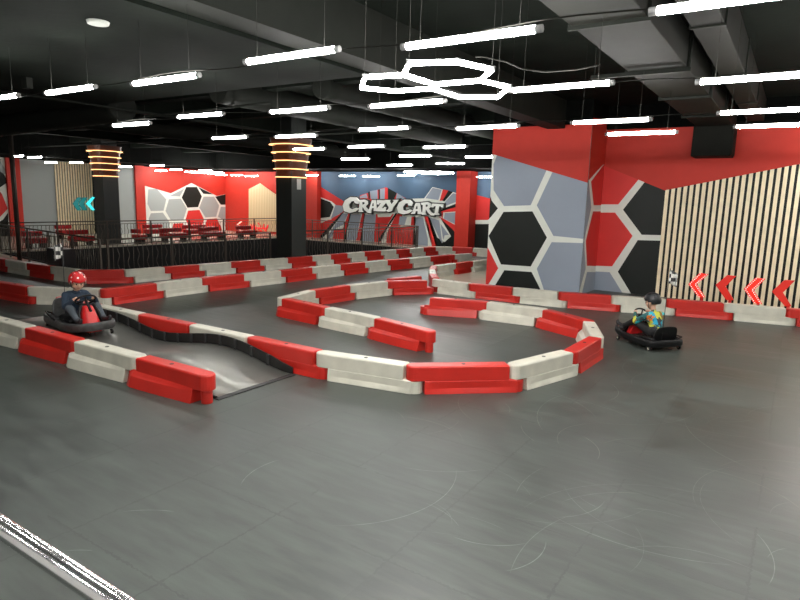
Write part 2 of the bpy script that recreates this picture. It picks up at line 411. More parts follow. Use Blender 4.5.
# wood panel on the back wall
def plank_panel(name, P, Y, th):
    bm = NB(); Pp = [aty(*p, Y) for p in P]
    a = [bm.verts.new((p.x, Y-.001, p.z)) for p in Pp]; b = [bm.verts.new((p.x, Y-th, p.z)) for p in Pp]; n = len(P)
    for k in range(n): bm.faces.new((a[k], a[(k+1) % n], b[(k+1) % n], b[k]))
    bm.faces.new(b); return bm
def mat_plank():
    m, n, l, b = nt('pale_pine_planks')
    geo = n.new('ShaderNodeNewGeometry'); wv = n.new('ShaderNodeTexWave'); wv.inputs['Scale'].default_value = 2.2; wv.inputs['Distortion'].default_value = .6
    l.new(geo.outputs['Position'], wv.inputs['Vector']); r = n.new('ShaderNodeValToRGB')
    r.color_ramp.elements[0].color = (.50, .37, .20, 1); r.color_ramp.elements[1].color = (.66, .52, .31, 1)
    l.new(wv.outputs['Fac'], r.inputs[0]); l.new(r.outputs[0], b.inputs['Base Color']); b.inputs['Roughness'].default_value = .5
    return m
tag(link('wood_panel', plank_panel('wood_panel', [(249.4, 231), (249.4, 189), (260.5, 183.4), (277, 195), (285, 199), (285, 232)], YB-.006, .06), mat_plank()),
    'pale pine plank panel with a peaked top on the far red wall', 'wall panel')
# --- red pilasters (building)
struct('trim_4', B(-24.65, -23.3, YB-.35, YB, 0, 3.78), M['w_red'])
struct('trim_5', B(-14.05, -13.3, YB-.75, YB, 0, 3.78), M['w_red'])
# --- left wall (x = XL)
bm = NB(); box(bm, XL-.2, XL, YN, YB, 0, SLAB, DK)
quad_x(bm, XL, YN, YB, 0, 3.82, LG, 1)
quad_x(bm, XL, 12.0, 14.6, 0, 3.82, W_, 2)
XL2 = -31.5; PY0 = atx(136.5, 200, XL2+.12).y; PY1 = atx(145.5, 200, XL2+.12).y; YJ = atx(107, 200, XL2).y; box(bm, XL, XL2, YJ, YB, 0, SLAB, DK); quad_x(bm, XL2, YJ, PY0+.05, 0, 3.77, LG, 1); quad_x(bm, XL2, PY0+.05, YB, 0, 3.77, R_, 1)
o = (0, 150)
def px_(poly, c, layer, off, s): paint_x(bm, XL2, poly, c, layer, off, s, (PY1-.1, YB))
q = (140, 165)
px_([(30, 155), (50, 160), (230, 212), (385, 135), (575, 232), (640, 218), (640, 540), (30, 540)], W_, 3, q, 7.5)
px_([(60, 182), (125, 180), (196, 258), (175, 343), (80, 345), (55, 290)], LG, 4, q, 7.5)
px_([(215, 257), (305, 252), (350, 327), (325, 408), (230, 413), (190, 345)], LG, 4, q, 7.5)
px_([(345, 165), (425, 165), (463, 235), (435, 315), (355, 320), (312, 245)], K_, 4, q, 7.5)
px_([(360, 342), (445, 337), (480, 410), (455, 480), (375, 480), (340, 410)], R2, 4, q, 7.5)
px_([(475, 237), (555, 237), (592, 305), (570, 388), (490, 393), (443, 320)], LG, 4, q, 7.5)
px_([(435, 165), (548, 220), (475, 216)], K_, 4, q, 7.5)
px_([(562, 238), (640, 220), (640, 298), (605, 298)], K_, 4, q, 7.5)
px_([(605, 314), (640, 314), (640, 425), (584, 388)], LG, 4, q, 7.5)
px_([(500, 405), (575, 400), (612, 480), (610, 540), (470, 540)], R2, 4, q, 7.5)
px_([(250, 440), (320, 436), (350, 492), (345, 540), (225, 540)], R2, 4, q, 7.5)
px_([(80, 362), (170, 357), (222, 432), (215, 540), (60, 540), (65, 400)], LG, 4, q, 7.5)
px_([(222, 232), (330, 178), (298, 236)], LG, 4, q, 7.5)
def pl(poly, c, layer): paint_x(bm, XL, poly, c, layer, (0, 150), 5.45, (12.0, 14.6))
pl([(-40, 90), (20, 130), (42, 175), (-10, 210), (-60, 215)], K_, 3)
pl([(-60, 60), (0, 60), (42, 130), (20, 130), (-40, 90)], LG, 3)
pl([(-60, 245), (0, 228), (10, 240), (42, 320), (-15, 380), (-60, 380)], R2, 3)
pl([(-60, 420), (15, 380), (44, 340), (44, 500), (-60, 500)], K_, 3)
struct('wall_left', bm, WM)
struct('trim_6', B(XL, XL+.15, atx(7.5, 200, XL).y, atx(22.5, 200, XL+.15).y, 0, 3.82), M['w_red'])
struct('trim_7', B(XL+.01, XL2+.12, PY0, PY1, 0, 3.80), M['w_red'])
# --- projecting block with the hexagon mural
bm = NB(); box(bm, BX0, BX1, YBX, YB+.2, 0, SLAB, DK)
quad_y(bm, YBX, BX0, BX1, 0, WT, W_, 1)
quad_x(bm, BX1, YBX, YS, 0, WT, W_, 1)
bl = (BX0, BX1, WT); o1 = (480, 120); o2 = (480, 190); s1 = 5.714
def pb(poly, c, layer, off): paint_y(bm, YBX, poly, c, layer, off, s1, bl)
pb([(40, 20), (90, 20), (660, 0), (660, 374), (610, 357), (80, 197), (40, 184)], R_, 3, o1)
pb([(102, 190), (392, 262), (290, 487), (138, 492), (78, 400), (78, 252)], G_, 2, o1)
pb([(425, 275), (640, 340), (600, 680), (420, 662), (325, 488)], G_, 2, o1)
pb([(135, 125), (300, 122), (383, 272), (290, 437), (120, 425), (50, 262)], K_, 2, o2)
pb([(140, 458), (295, 468), (383, 640), (300, 800), (60, 780), (40, 620)], K_, 2, o2)
pb([(410, 298), (620, 304), (590, 720), (430, 760), (325, 450)], G_, 2, o2)
pb([(20, 280), (50, 338), (105, 447), (45, 545), (0, 600)], R2, 2, o2)
pb([(55, 20), (68, 62), (103, 105), (66, 150), (40, 180)], K_, 2, o2)
def ps(poly, c, layer, off): paint_x(bm, BX1, poly, c, layer, off, s1, (YBX, YS))
ps([(600, -20), (720, 0), (730, 250), (700, 256), (606, 360), (580, 400)], R_, 2, o1)
ps([(590, 385), (620, 345), (634, 500), (594, 685), (602, 850), (560, 1000), (520, 1000)], G_, 2, o1)
ps([(633, 352), (700, 262), (740, 230), (740, 487), (648, 487)], R2, 2, o1)
ps([(645, 122), (740, 122), (740, 437), (610, 433), (603, 290)], R2, 2, o2)
ps([(610, 468), (740, 470), (740, 720), (590, 700), (583, 580)], G_, 2, o2)
struct('wall_block', bm, WM)
# --- red wall with the slats
bm = NB(); box(bm, BX1, XR, YS, YS+.2, 0, SLAB, DK)
quad_y(bm, YS, BX1, XR, 0, WT, R_, 1)
SX = -2.98
quad_y(bm, YS, BX1, SX+.02, 0, 2.85, W_, 2)
wl = (BX1, SX+.02, WT); o3 = (590, 160); s3 = 4.282
def pw(poly, c, layer): paint_y(bm, YS, poly, c, layer, o3, s3, wl)
bm.faces.ensure_lookup_table()
pw([(-60, -60), (400, -60), (400, 163), (315, 128), (50, 20), (-60, 20)], R_, 6)
# white reaches up along the slanting edge
pw([(-20, 80), (50, 20), (315, 128), (315, 200), (-20, 200)], W_, 4)
pw([(-20, 0), (50, 5), (218, 72), (122, 190), (-20, 190)], R2, 5)
pw([(-20, 225), (108, 225), (183, 325), (95, 455), (-20, 450)], R2, 5)
pw([(-20, 475), (85, 480), (140, 570), (200, 680), (-20, 680)], G_, 5)
pw([(242, 85), (345, 120), (330, 322), (222, 320), (142, 213)], K_, 5)
pw([(205, 343), (330, 346), (330, 700), (240, 700), (180, 578), (120, 478)], K_, 5)
struct('wall_slats', bm, WM)
struct('wall_right', B(XR, XR+.2, YN, YS+.2, 0, SLAB, 0), M['w_room'])
struct('wall_front', B(XL-.2, XR+.2, YN-.2, YN, 0, SLAB, 0), M['w_room'])

# slat cladding
ZS0 = 2.80; GR = (3.45-2.80)/(-.12+2.98)
bm = NB(); zt = lambda x: min(ZS0+GR*(x-SX), 4.36)
DY = .03
P = [(SX, .0), (XR-.02, .0), (XR-.02, zt(XR)), (SX+(4.36-ZS0)/GR, 4.36), (SX, ZS0)]
extrude_poly(bm, P, lambda p, t: (p[0], YS-.03-t, p[1]), 0, .02, 1)
x = SX; SP = .1425
while x < XR-.15:
    z0, z1 = zt(x), zt(x+.083)
    extrude_poly(bm, [(x, .0), (x+.083, .0), (x+.083, z1), (x, z0)], lambda p, t: (p[0], YS-.05-t, p[1]), 0, .04, 0)
    x += SP
tag(link('slat_cladding', bm, [M['wood'], M['w_black']]), 'vertical pale wooden slats on black backing covering the right red wall', 'wall cladding')
bm = NB(); quadY = (16.75, min(19.55, YJ-.02))
box(bm, XL+.01, XL+.03, quadY[0], quadY[1], 0, 3.8, 1)
y = quadY[0]
while y < quadY[1]-.09: box(bm, XL+.03, XL+.07, y, y+.085, 0, 3.8, 0); y += .135
tag(link('slat_cladding', bm, [M['wood'], M['w_black']]), 'pale wooden slats with cyan arrows on the far left grey wall', 'wall cladding')

# ------------------------------------------------------------------ ceiling equipment
struct('trim_8', B(-5.78, -5.32, YN, YB, 4.3, SLAB), M['beam'])
bm = NB()
for k, yb in enumerate([9.6, 12.8, 16.0, 19.2, 22.4]): box(bm, XL, -5.8, yb, yb+.3, 4.62, SLAB)
box(bm, -15.2, -14.8, 7.9, YB, 4.45, SLAB); box(bm, -24.6, -24.2, 7.9, YB, 4.45, SLAB)
struct('trim_9', bm, M['ceil'])
struct('trim_10', B(XL, XL+3.0, 8, YB, 3.86, SLAB), M['w_dark'])
struct('trim_11', B(XL+3, BX0, YB-2.2, YB, 3.84, SLAB), M['w_dark'])
struct('trim_12', B(-20, -5.8, YN, 7.8, 4.25, SLAB), M['ceil'])
# right-hand rectangular duct with its outlet
t = thing('air_duct', 'large black rectangular air duct running to the slatted wall, ending in a downturned outlet', 'air duct', (-1.95, 10, 4.3))
bm = NB(); box(bm, -.36, .42, -8, 7.08, 0, .46); link('duct_run', bm, M['duct'], t, bevel=.01)
bm = NB(); box(bm, -.42, .44, 6.35, 7.1, -.70, .02); link('outlet', bm, M['duct'], t, bevel=.02)
bm = NB(); box(bm, .44, .46, 6.38, 7.07, -.66, -.02); link('grille', bm, M['beam'], t)
for yy in (-5.5, -3.2, -.6, 1.9, 4.4): bm = NB(); box(bm, -.40, .46, yy, yy+.05, -.04, .50); link('flange', bm, M['beam'], t)
bm = NB(); box(bm, -.85, .5, -.75, -.69, -.09, -.04); link('hanger_bar', bm, M['beam'], t)
for xx in (-.8, .48): link('hanger_rod', T([(xx, -.72, -.05), (xx, -.72, .7)], .01, 6), M['beam'], t)
t = thing('air_duct', 'second slim black rectangular duct right beside the large one under the ceiling', 'air duct', (-1.1, 8, 4.45))
link('duct_run', B(-.2, .15, -7, 9, 0, .5), M['duct'], t, bevel=.01)
for yy in (-3, 0, 3, 6): link('flange', B(-.22, .17, yy, yy+.04, -.02, .52), M['beam'], t)
def round_duct(pts, r, label):
    t = thing('round_duct', label, 'air duct', pts[0]); o = Vector(pts[0])
    P = [Vector(p)-o for p in pts]; n = 40; Q = []; R = []
    for i in range(n+1):
        f = i/n*(len(P)-1); k = min(int(f), len(P)-2); Q.append(P[k].lerp(P[k+1], f-k)); R.append(r*(1+.03*(i % 2)))
    link('duct_run', T(Q, R, 20), M['beam'], t)
    for f in (.2, .5, .8):
        q = P[0].lerp(P[-1], f); link('hanger_rod', T([q+Vector((0, 0, r*.9)), Vector((q.x, q.y, SLAB-o.z))], .012, 6), M['wire'], t)
round_duct([(-22, 8.5, 4.12), (-13.2, 8.4, 4.3)], .34, 'thick grey round duct crossing the ceiling at the far left')
round_duct([(-10.2, 8.6, 4.5), (-10.2, 19, 4.5)], .28, 'grey ribbed round duct running deep into the hall over the left track')
round_duct([(-8.2, 9.5, 4.55), (-8.4, 24, 4.55)], .24, 'slim ribbed round duct beside the projecting mural block')
round_duct([(-18.5, 9.5, 4.5), (-18.5, 24, 4.5)], .28, 'ribbed round duct above the floor opening')
for i, (a, b, lb) in enumerate([((-22, 8.9, 3.95), (-9, 8.9, 4.2), 'thin pipe crossing the ceiling at the far left'), ((-28, 13.2, 4.1), (-8, 13.2, 4.1), 'long thin pipe crossing the hall ceiling over the opening'),
                            ((-12.6, 5, 4.15), (-12.6, 24, 4.15), 'thin pipe running deep along the left ceiling')]):
    tag(link('ceiling_pipe', T([a, b], .025, 8), M['beam']), lb, 'pipe')
t = thing('smoke_detector', 'small round white ceiling detector at the upper left', 'smoke detector', tuple(at(98, 21.5, 4.25)))
link('detector_body', cyl(NB(), (0, 0), .11, -.03, 0, 24, r1=.12), M['detector'], t)
tag(link('junction_box', B(-.09, .09, -.05, .05, -.09, .09), M['beam']), 'small grey junction box on the far left ceiling', 'junction box').location = at(27, 83, 4.165)

# ------------------------------------------------------------------ tube lamps
LZ = 3.6
tube_me = bpy.data.meshes.new('tube'); b_ = T([(0, 0, 0), (1.06, 0, 0)], .027, 10); b_.to_mesh(tube_me); b_.free(); tube_me.materials.append(M['tube'])
cap_me = bpy.data.meshes.new('cap'); b_ = T([(0, 0, 0), (.05, 0, 0)], .028, 8); b_.to_mesh(cap_me); b_.free(); cap_me.materials.append(M['lampcap'])
def add(name, me, parent, loc=(0, 0, 0), rot=(0, 0, 0), scale=None):
    o = bpy.data.objects.new(name, me); C.objects.link(o); o.parent = parent; o.location = loc; o.rotation_euler = rot
    if scale: o.scale = scale
    return o
wire_me = bpy.data.meshes.new('wire'); b_ = T([(0, 0, 0), (0, 0, 1)], .002, 5); b_.to_mesh(wire_me); b_.free(); wire_me.materials.append(M['wire'])
ORD = ['leftmost', 'second from the left', 'third from the left', 'fourth from the left', 'fifth from the left', 'sixth from the left', 'seventh from the left', 'eighth from the left', 'ninth from the left', 'tenth from the left']
rows = [
 ('nearest ceiling row', 4.18, LZ, [-10.05, -8.20, -6.33, -4.52, -2.73, -.88, .95, 2.8]),
 ('second ceiling row', 6.58, LZ, [-10.65, -8.78, -6.64, -4.82, -2.85, -.93, .95, 2.8]),
 ('third ceiling row', 9.2, LZ, [-11.1, -9.15, -7.0, -4.95, -2.98, -1.02, .9]),
 ('fourth ceiling row', 10.85, LZ, [-2.90, -.96, 1.0]),
 ('far left fourth row', 12.1, LZ, [-26.9, -25.5, -11.4, -9.55, -7.35]),
 ('fifth ceiling row', 15.25, LZ, [-30.5, -28.3, -12.3, -10.1]),
 ('row by the mural block', 16.9, 3.72, [-8.75]),
 ('added unseen row at the right', 13.1, LZ, [.5, 2.3]),  # out of view, added to throw more light on the slatted wall
 ('added unseen row by the slatted wall', 15.4, LZ, [.6, 2.4]),  # likewise unseen and added for light on the slats
 ('added unseen row nearest the slatted wall', 16.4, LZ, [.7, 2.5]),  # unseen tubes added to brighten the side face of the mural block
 ('sixth ceiling row', 18.3, LZ, [-29.3, -26.7, -12.65, -10.6]),
 ('seventh ceiling row', 21.8, LZ, [-31.35, -30.0, -27.5]),
 ('last row by the mural', 26.1, 3.52, [-31.3, -29.9, -28.6, -23.8, -21.2, -19.6, -17.4, -12.9]),
 ('row over the handrail', 1.8, LZ, [-8, -6.1, -4.2, -2.3, -.5, 1.4]),
 ('rearmost row', -.7, LZ, [-6.1, -4.2, -2.3, -.5, 1.4]),
]
for rn, yy, zz, xs in rows:
    for i, xx in enumerate(xs):
        t = thing('tube_lamp', 'lit tube lamp, %s in the %s' % (ORD[i], rn), 'tube lamp', (xx, yy, zz+.035*math.sin(i*2.3+yy*1.7)), 0, 'tube lamps under the ceiling')
        add('tube', tube_me, t); add('end_cap', cap_me, t, (-.05, 0, 0)); add('end_cap', cap_me, t, (1.06, 0, 0))
        top = SLAB-zz
        if xx < -5.8 and yy < 7.8: top = 4.25-zz
        if yy > 24.8: top = 3.84-zz
        if xx+1 < XL+3: top = 3.86-zz
        for a in (.12, .94):
            tp = top
            if -2.4 < xx+a < -1.45 and yy < 17: tp = 4.26-zz
            elif -1.35 < xx+a < -.9 and yy < 17: tp = 4.43-zz
            elif -5.85 < xx+a < -5.25: tp = 4.3-zz
            add('suspension_wire', wire_me, t, (a, 0, .03), scale=(1, 1, tp-.035))
for rn, yy, x0, x1 in [('nearest', 4.18, -11, 3.8), ('second', 6.58, -11, 3.8), ('third', 9.2, -11, 2)]:
    P = []; x = x0; rr = random.Random(3)
    while x < x1: P.append((x, yy+.05, LZ+.03+.02*math.sin(x*3))); x += .3
    tag(link('power_cable', T(P, .006, 5), M['wire']), 'thin grey power cable strung along the %s row of ceiling tubes' % rn, 'cable')
bm = NB(); P = [at(*p, 3.8) for p in [(475, 57), (484, 57), (506, 62), (522, 69), (545, 72), (575, 70), (600, 65)]]
tag(link('power_cable', tube(bm, P, .008, 5), M['wire']), 'loose wavy cable hanging beside the hexagonal lamp', 'cable')

# hexagonal lamp of three joined hexagons
hv = dict(A=(262, 103), B=(478, 97), C=(632, 132), D=(578, 180), E=(376, 197), F=(240, 155), G=(65, 165), H=(52, 213), I=(200, 227), J=(366, 216), K=(708, 210), L=(655, 255), N=(480, 252))
hp = {k: at(350+a/4.444, 40+b/4.444, 3.5) for k, (a, b) in hv.items()}
HB = ['AB', 'BC', 'CD', 'DE', 'EF', 'FA', 'FG', 'GH', 'HI', 'IJ', 'JE', 'DK', 'KL', 'LN', 'NJ']
def hexlamp(P, label, top):
    c = sum(P.values(), Vector())/len(P); t = thing('hexagon_lamp', label, 'ceiling lamp', c)
    for e in HB: link('light_bar', T([P[e[0]]-c, P[e[1]]-c], .021, 10), M['tube'], t)
    for k in P:
        link('joint', cyl(NB(), (P[k]-c)[:2], .024, -.012+(P[k]-c).z, .026+(P[k]-c).z, 10), M['lampcap'], t)
    for k in ('A', 'C', 'G', 'I', 'L'): link('suspension_wire', T([P[k]-c, P[k]-c+Vector((0, 0, top-P[k].z-.005))], .0025, 5), M['wire'], t)
hexlamp(hp, 'bright white lamp of three joined hexagons hanging in the middle', SLAB)
def reg_hex(c, s, a0):
    e = [Vector((math.cos(a0+k*2*PI/3), math.sin(a0+k*2*PI/3), 0))*s for k in range(3)]
    F_, J_, D_ = e; O = Vector(c)
    return {k: O+v for k, v in dict(E=Vector(), F=F_, J=J_, D=D_, A=2*F_+D_, B=F_+D_-J_, C=F_+2*D_, G=2*F_+J_, H=F_+J_-D_, I=2*J_+F_, K=2*D_+J_, N=2*J_+D_, L=D_+J_-F_).items()}
hexlamp(reg_hex((-13.8, 23.3, 3.55), .6, 2.9), 'far white hexagonal lamp hanging before the red pillar by the mural', SLAB)
hexlamp(reg_hex((-28.7, 23.3, 3.55), .6, 2.9), 'far white hexagonal lamp hanging before the red wall with the wood panel', SLAB)

# ------------------------------------------------------------------ columns with glowing rings
def column(cx, cy, label, paper):
    t = thing('ringed_column', label, 'column', (cx, cy, 0)); h = .36
    bm = NB(); box(bm, -h, h, -h, h, 0, SLAB); 
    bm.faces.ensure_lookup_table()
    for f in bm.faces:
        if f.calc_center_median().x > h*.9: f.material_index = 1  # right face of the shaft in a lighter grey
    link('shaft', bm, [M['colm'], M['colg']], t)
    zs = [3.0, 3.27, 3.54, 3.81, 4.07]; rs = [.46, .505, .54, .575, .64]
    for i, (z, r) in enumerate(zip(zs, rs)):
        N = 48; P = []
        for k in range(N):
            a = 2*PI*k/N; ca, sa = math.cos(a), math.sin(a); n_ = 3.2
            q = (abs(ca)**n_+abs(sa)**n_)**(-1/n_)
            P.append((r*q*ca, r*q*sa, z))
        link('light_ring', T(P, .016, 6, closed=True), M['ring'], t)
        bm = NB(); z2 = z+.225; a_ = [bm.verts.new((p[0]*.93, p[1]*.93, z+.02)) for p in P]; b_ = [bm.verts.new((p[0]*.97, p[1]*.97, z2)) for p in P]
        for k in range(N): bm.faces.new((a_[k], a_[(k+1) % N], b_[(k+1) % N], b_[k]))
        bm.faces.new(a_[::-1]); bm.faces.new(b_)
        link('collar', bm, M['drum'], t)
    if paper: link('notice', B(h, h+.006, -.1, .1, 2.6, 2.95), M['paper'], t)
column(-14.69, 15.46, 'black square column with five glowing orange rings, the nearer one beside the track', True)
column(-25.9, 15.5, 'black square column with five glowing orange rings, the farther one on the left', False)
t = thing('steel_post', 'thin dark double steel post standing at the far left railing', 'post', (-20.05, 9.05, 0))
for dx in (-.055, .055): link('pipe', T([(dx, 0, 0), (dx, 0, SLAB)], .045, 12), M['railm'], t)
link('base_plate', B(-.16, .16, -.12, .12, 0, .02), M['darkm'], t)

# ------------------------------------------------------------------ railings
bs = bpy.data.meshes.new('baluster'); b_ = T([(0, 0, .12), (0, 0, .98)], .011, 6); b_.to_mesh(bs); b_.free(); bs.materials.append(M['railm'])
P = [(.028*math.sin(2*PI*k/16*2), 0, .12+.86*k/16) for k in range(17)]
bw = bpy.data.meshes.new('baluster_wavy'); b_ = T(P, .011, 6); b_.to_mesh(bw); b_.free(); bw.materials.append(M['railm'])
def railing(p0, p1, label, sp=.15, z0=0):
    p0, p1 = Vector((*p0, z0)), Vector((*p1, z0)); L = (p1-p0).length; a = math.atan2((p1-p0).y, (p1-p0).x)
    t = thing('railing', label, 'railing', p0, a)
    for nm, z, r in (('top_rail', 1.1, .022), ('middle_rail', .98, .012), ('bottom_rail', .12, .014)):
        link(nm, T([(0, 0, z), (L, 0, z)], r, 8), M['railm'], t)
    np_ = max(2, round(L/2.0)+1)
    for i in range(np_): x = L*i/(np_-1); link('post', B(x-.025, x+.025, -.025, .025, 0, 1.1), M['railm'], t)
    n = min(99, int(L/sp)); d = L/(n+1)
    for i in range(n): add('baluster', bw if i % 2 else bs, t, (d*(i+1), 0, 0))
railing((-15.3, 9.1), (-15.3, 15.05), 'dark metal railing with wavy bars behind the track, left of the ringed column')
railing((-15.3, 15.9), (-15.3, 24.85), 'dark metal railing with wavy bars behind the track, right of the ringed column')
railing((-15.4, 8.95), (-24.6, 10.25), 'dark metal railing at the far left end of the opening')
railing((-24.4, 10.4), (-24.4, 24.9), 'far dark railing across the opening before the red benches')
railing((-24.3, 24.87), (-15.4, 24.87), 'far dark railing below the painted mural')
tag(link('black_cabinet', B(-.4, .4, -.2, .2, 0, .75), M['screen'], bevel=.01), 'black box cabinet standing by the left railing', 'cabinet').location = (-17.2, 8.85, 0)

# ------------------------------------------------------------------ benches beyond the opening
def bench(p0, p1, label):
    L = (p1-p0).length; a = math.atan2((p1-p0).y, (p1-p0).x)
    t = thing('bench_seat', label, 'bench', (*p0[:2], 0), a, 'red benches beyond the opening')
    link('seat', B(0, L, 0, .6, .2, .42), M['sofa'], t, bevel=.04)
    link('backrest', B(0, L, .5, .68, .46, .66), M['sofa'], t, bevel=.04)
    for x in (.08, L-.14): link('leg', B(x, x+.06, .08, .52, 0, .2), M['darkm'], t)
for px0, px1, py, lb in [(30, 50, 247, 'dark red bench at the far left, in front'), (75, 96, 244.5, 'dark red bench standing left of the farther ringed column'), (121, 148, 243.5, 'dark red bench right of the farther ringed column'),
                     (167, 189, 241.5, 'dark red bench below the black painted hexagon, front row'), (206, 226, 240, 'dark red bench at the right end of the hexagon wall, front row'),
                     (62, 78, 237.5, 'bright red bench below the cyan arrows, back row'), (150, 169, 236, 'red bench at the left end of the hexagon wall, back row'), (190, 212, 236, 'red bench in the middle of the hexagon wall, back row'),
                     (243, 258, 237, 'red bench before the far wood panel')]:
    a, b = at(px0, py+1.5), at(px1, py+1.5)
    X = max(min((a.x+b.x)/2, -25.0), -31.6)
    y0, y1 = atx(px0, py, X).y, atx(px1, py, X).y
    y0 = max(y0, 10.6)
    if X > -27 and 14.4 < y0 < 16.4: y0 = 16.4
    bench(Vector((X, y0, 0)), Vector((X, min(y1, 25.8), 0)), lb)
# neon marks near the wood panel
Yn = YB-.12
t = thing('neon_sign', 'small glowing pale zigzag light on the far red wall', 'neon sign', aty(239, 226, YB-.05))
o_ = aty(239, 226, YB-.05)
link('neon_tube', T([aty(*p, YB-.05)-o_ for p in [(241.5, 221.5), (237.5, 224.5), (241, 227), (238.5, 229), (240.5, 230.5)]], .04, 6), M['pink'], t)
t = thing('neon_sign', 'glowing red neon scribble on the far wood panel', 'neon sign', aty(260, 227, YB-.1)); o_ = aty(260, 227, YB-.1)
for P in ([(251, 224), (252, 230), (254, 223), (256, 231)], [(258, 223), (261, 226), (258, 230), (262, 231)], [(264, 224), (263, 228), (266, 231), (268, 225)], [(253, 227), (260, 228.5), (267, 228)]):
    link('neon_tube', T([aty(*p, YB-.1)-o_ for p in P], .05, 6), M['neonr'], t)

# ------------------------------------------------------------------ the CRAZY CART sign
YSG = YB-.22
sg = thing('wall_sign', 'white lettered CRAZY CART sign on charcoal backing over the mural', 'sign', aty(393, 206, YSG))
org = aty(393, 206, YSG)
# letter outlines drawn on a 100 x 100 box (y down), outer loops and holes as separate strokes
LET = {
 'C': [[(98, 22), (80, 2), (45, 0), (14, 20), (0, 55), (8, 88), (40, 100), (72, 92), (95, 72), (78, 66), (55, 76), (38, 70), (36, 48), (50, 28), (66, 24), (70, 40), (90, 44)]],
 'R': [[(0, 6), (55, 0), (82, 12), (84, 34), (64, 52), (86, 78), (112, 92), (108, 106), (84, 104), (58, 80), (44, 58), (38, 58), (36, 84), (46, 96), (8, 98), (12, 84), (18, 24), (4, 20)]],
 'A': [[(40, 0), (74, 0), (84, 80), (98, 92), (94, 100), (56, 100), (58, 74), (38, 74), (32, 100), (0, 100), (6, 88), (14, 80)]],
 'Z': [[(8, 0), (100, 4), (98, 20), (52, 70), (72, 72), (80, 60), (96, 62), (88, 100), (0, 98), (2, 82), (46, 28), (28, 28), (22, 40), (6, 38)]],
 'Y': [[(0, 4), (42, 4), (38, 14), (50, 40), (68, 14), (60, 4), (100, 0), (96, 12), (62, 62), (52, 92), (30, 100), (10, 90), (28, 78), (32, 62), (8, 18)]],
 'T': [[(6, 0), (100, 6), (96, 36), (82, 34), (78, 24), (64, 24), (54, 82), (66, 92), (62, 100), (14, 98), (18, 88), (28, 80), (38, 24), (22, 24), (14, 36), (0, 32)]],
}
HOLE = {'R': [(42, 20), (58, 20), (60, 32), (44, 40)], 'A': [(50, 28), (56, 28), (58, 54), (42, 54)]}
spots = [('C', 342.8, 197, 360, 213), ('R', 357.5, 199.5, 370, 212.5), ('A', 368, 200, 378.5, 211), ('Z', 376.5, 200, 386.5, 211.5), ('Y', 384.5, 199.5, 398.5, 212),
         ('C', 397, 199.5, 413.5, 214.5), ('A', 411, 203, 423, 214), ('R', 421, 202, 433, 215), ('T', 431.5, 203.5, 443.5, 215)]
def grow(P, d):
    n = len(P); out = []
    A = sum(P[i][0]*P[(i+1) % n][1]-P[(i+1) % n][0]*P[i][1] for i in range(n)); sgn = 1 if A > 0 else -1
    for i in range(n):
        a, b, c = Vector(P[i-1]), Vector(P[i]), Vector(P[(i+1) % n])
        e1 = (b-a).normalized(); e2 = (c-b).normalized()
        n1 = Vector((e1.y, -e1.x))*sgn; n2 = Vector((e2.y, -e2.x))*sgn; m = n1+n2
        if m.length < .2: m = n1
        m.normalize(); out.append(b+m*d/max(m.dot(n1), .55))
    return [tuple(p) for p in out]
def poly_obj(name, P, Yf, th, m, parent):
    bm = NB(); pts = [aty(p[0], p[1], YSG) for p in P]
    a = [bm.verts.new(Vector((p.x, Yf, p.z))-org) for p in pts]; b = [bm.verts.new(Vector((p.x, Yf+th, p.z))-org) for p in pts]; n = len(P)
    for k in range(n): bm.faces.new((a[k], b[k], b[(k+1) % n], a[(k+1) % n]))
    f = bm.faces.new(a); g = bm.faces.new(b[::-1])
    bm.normal_update(); bmesh.ops.triangulate(bm, faces=[f, g]); return link(name, bm, m, parent)
for i, (ch, x0, y0, x1, y1) in enumerate(spots):
    for loop in LET[ch]:
        Pp = [(x0+(x1-x0)*u/100, y0+(y1-y0)*v/100) for u, v in loop]
        poly_obj('letter_backing', grow(Pp, 1.1), YSG+.03+.001*i, .12, M['sign_k'], sg)
        poly_obj('letter', Pp, YSG-.03-.0005*i, .06, M['sign_w'], sg)
    if ch in HOLE:
        Pp = [(x0+(x1-x0)*u/100, y0+(y1-y0)*v/100) for u, v in HOLE[ch]]
        poly_obj('letter_counter', Pp, YSG-.038-.0005*i, .005, M['sign_k'], sg)

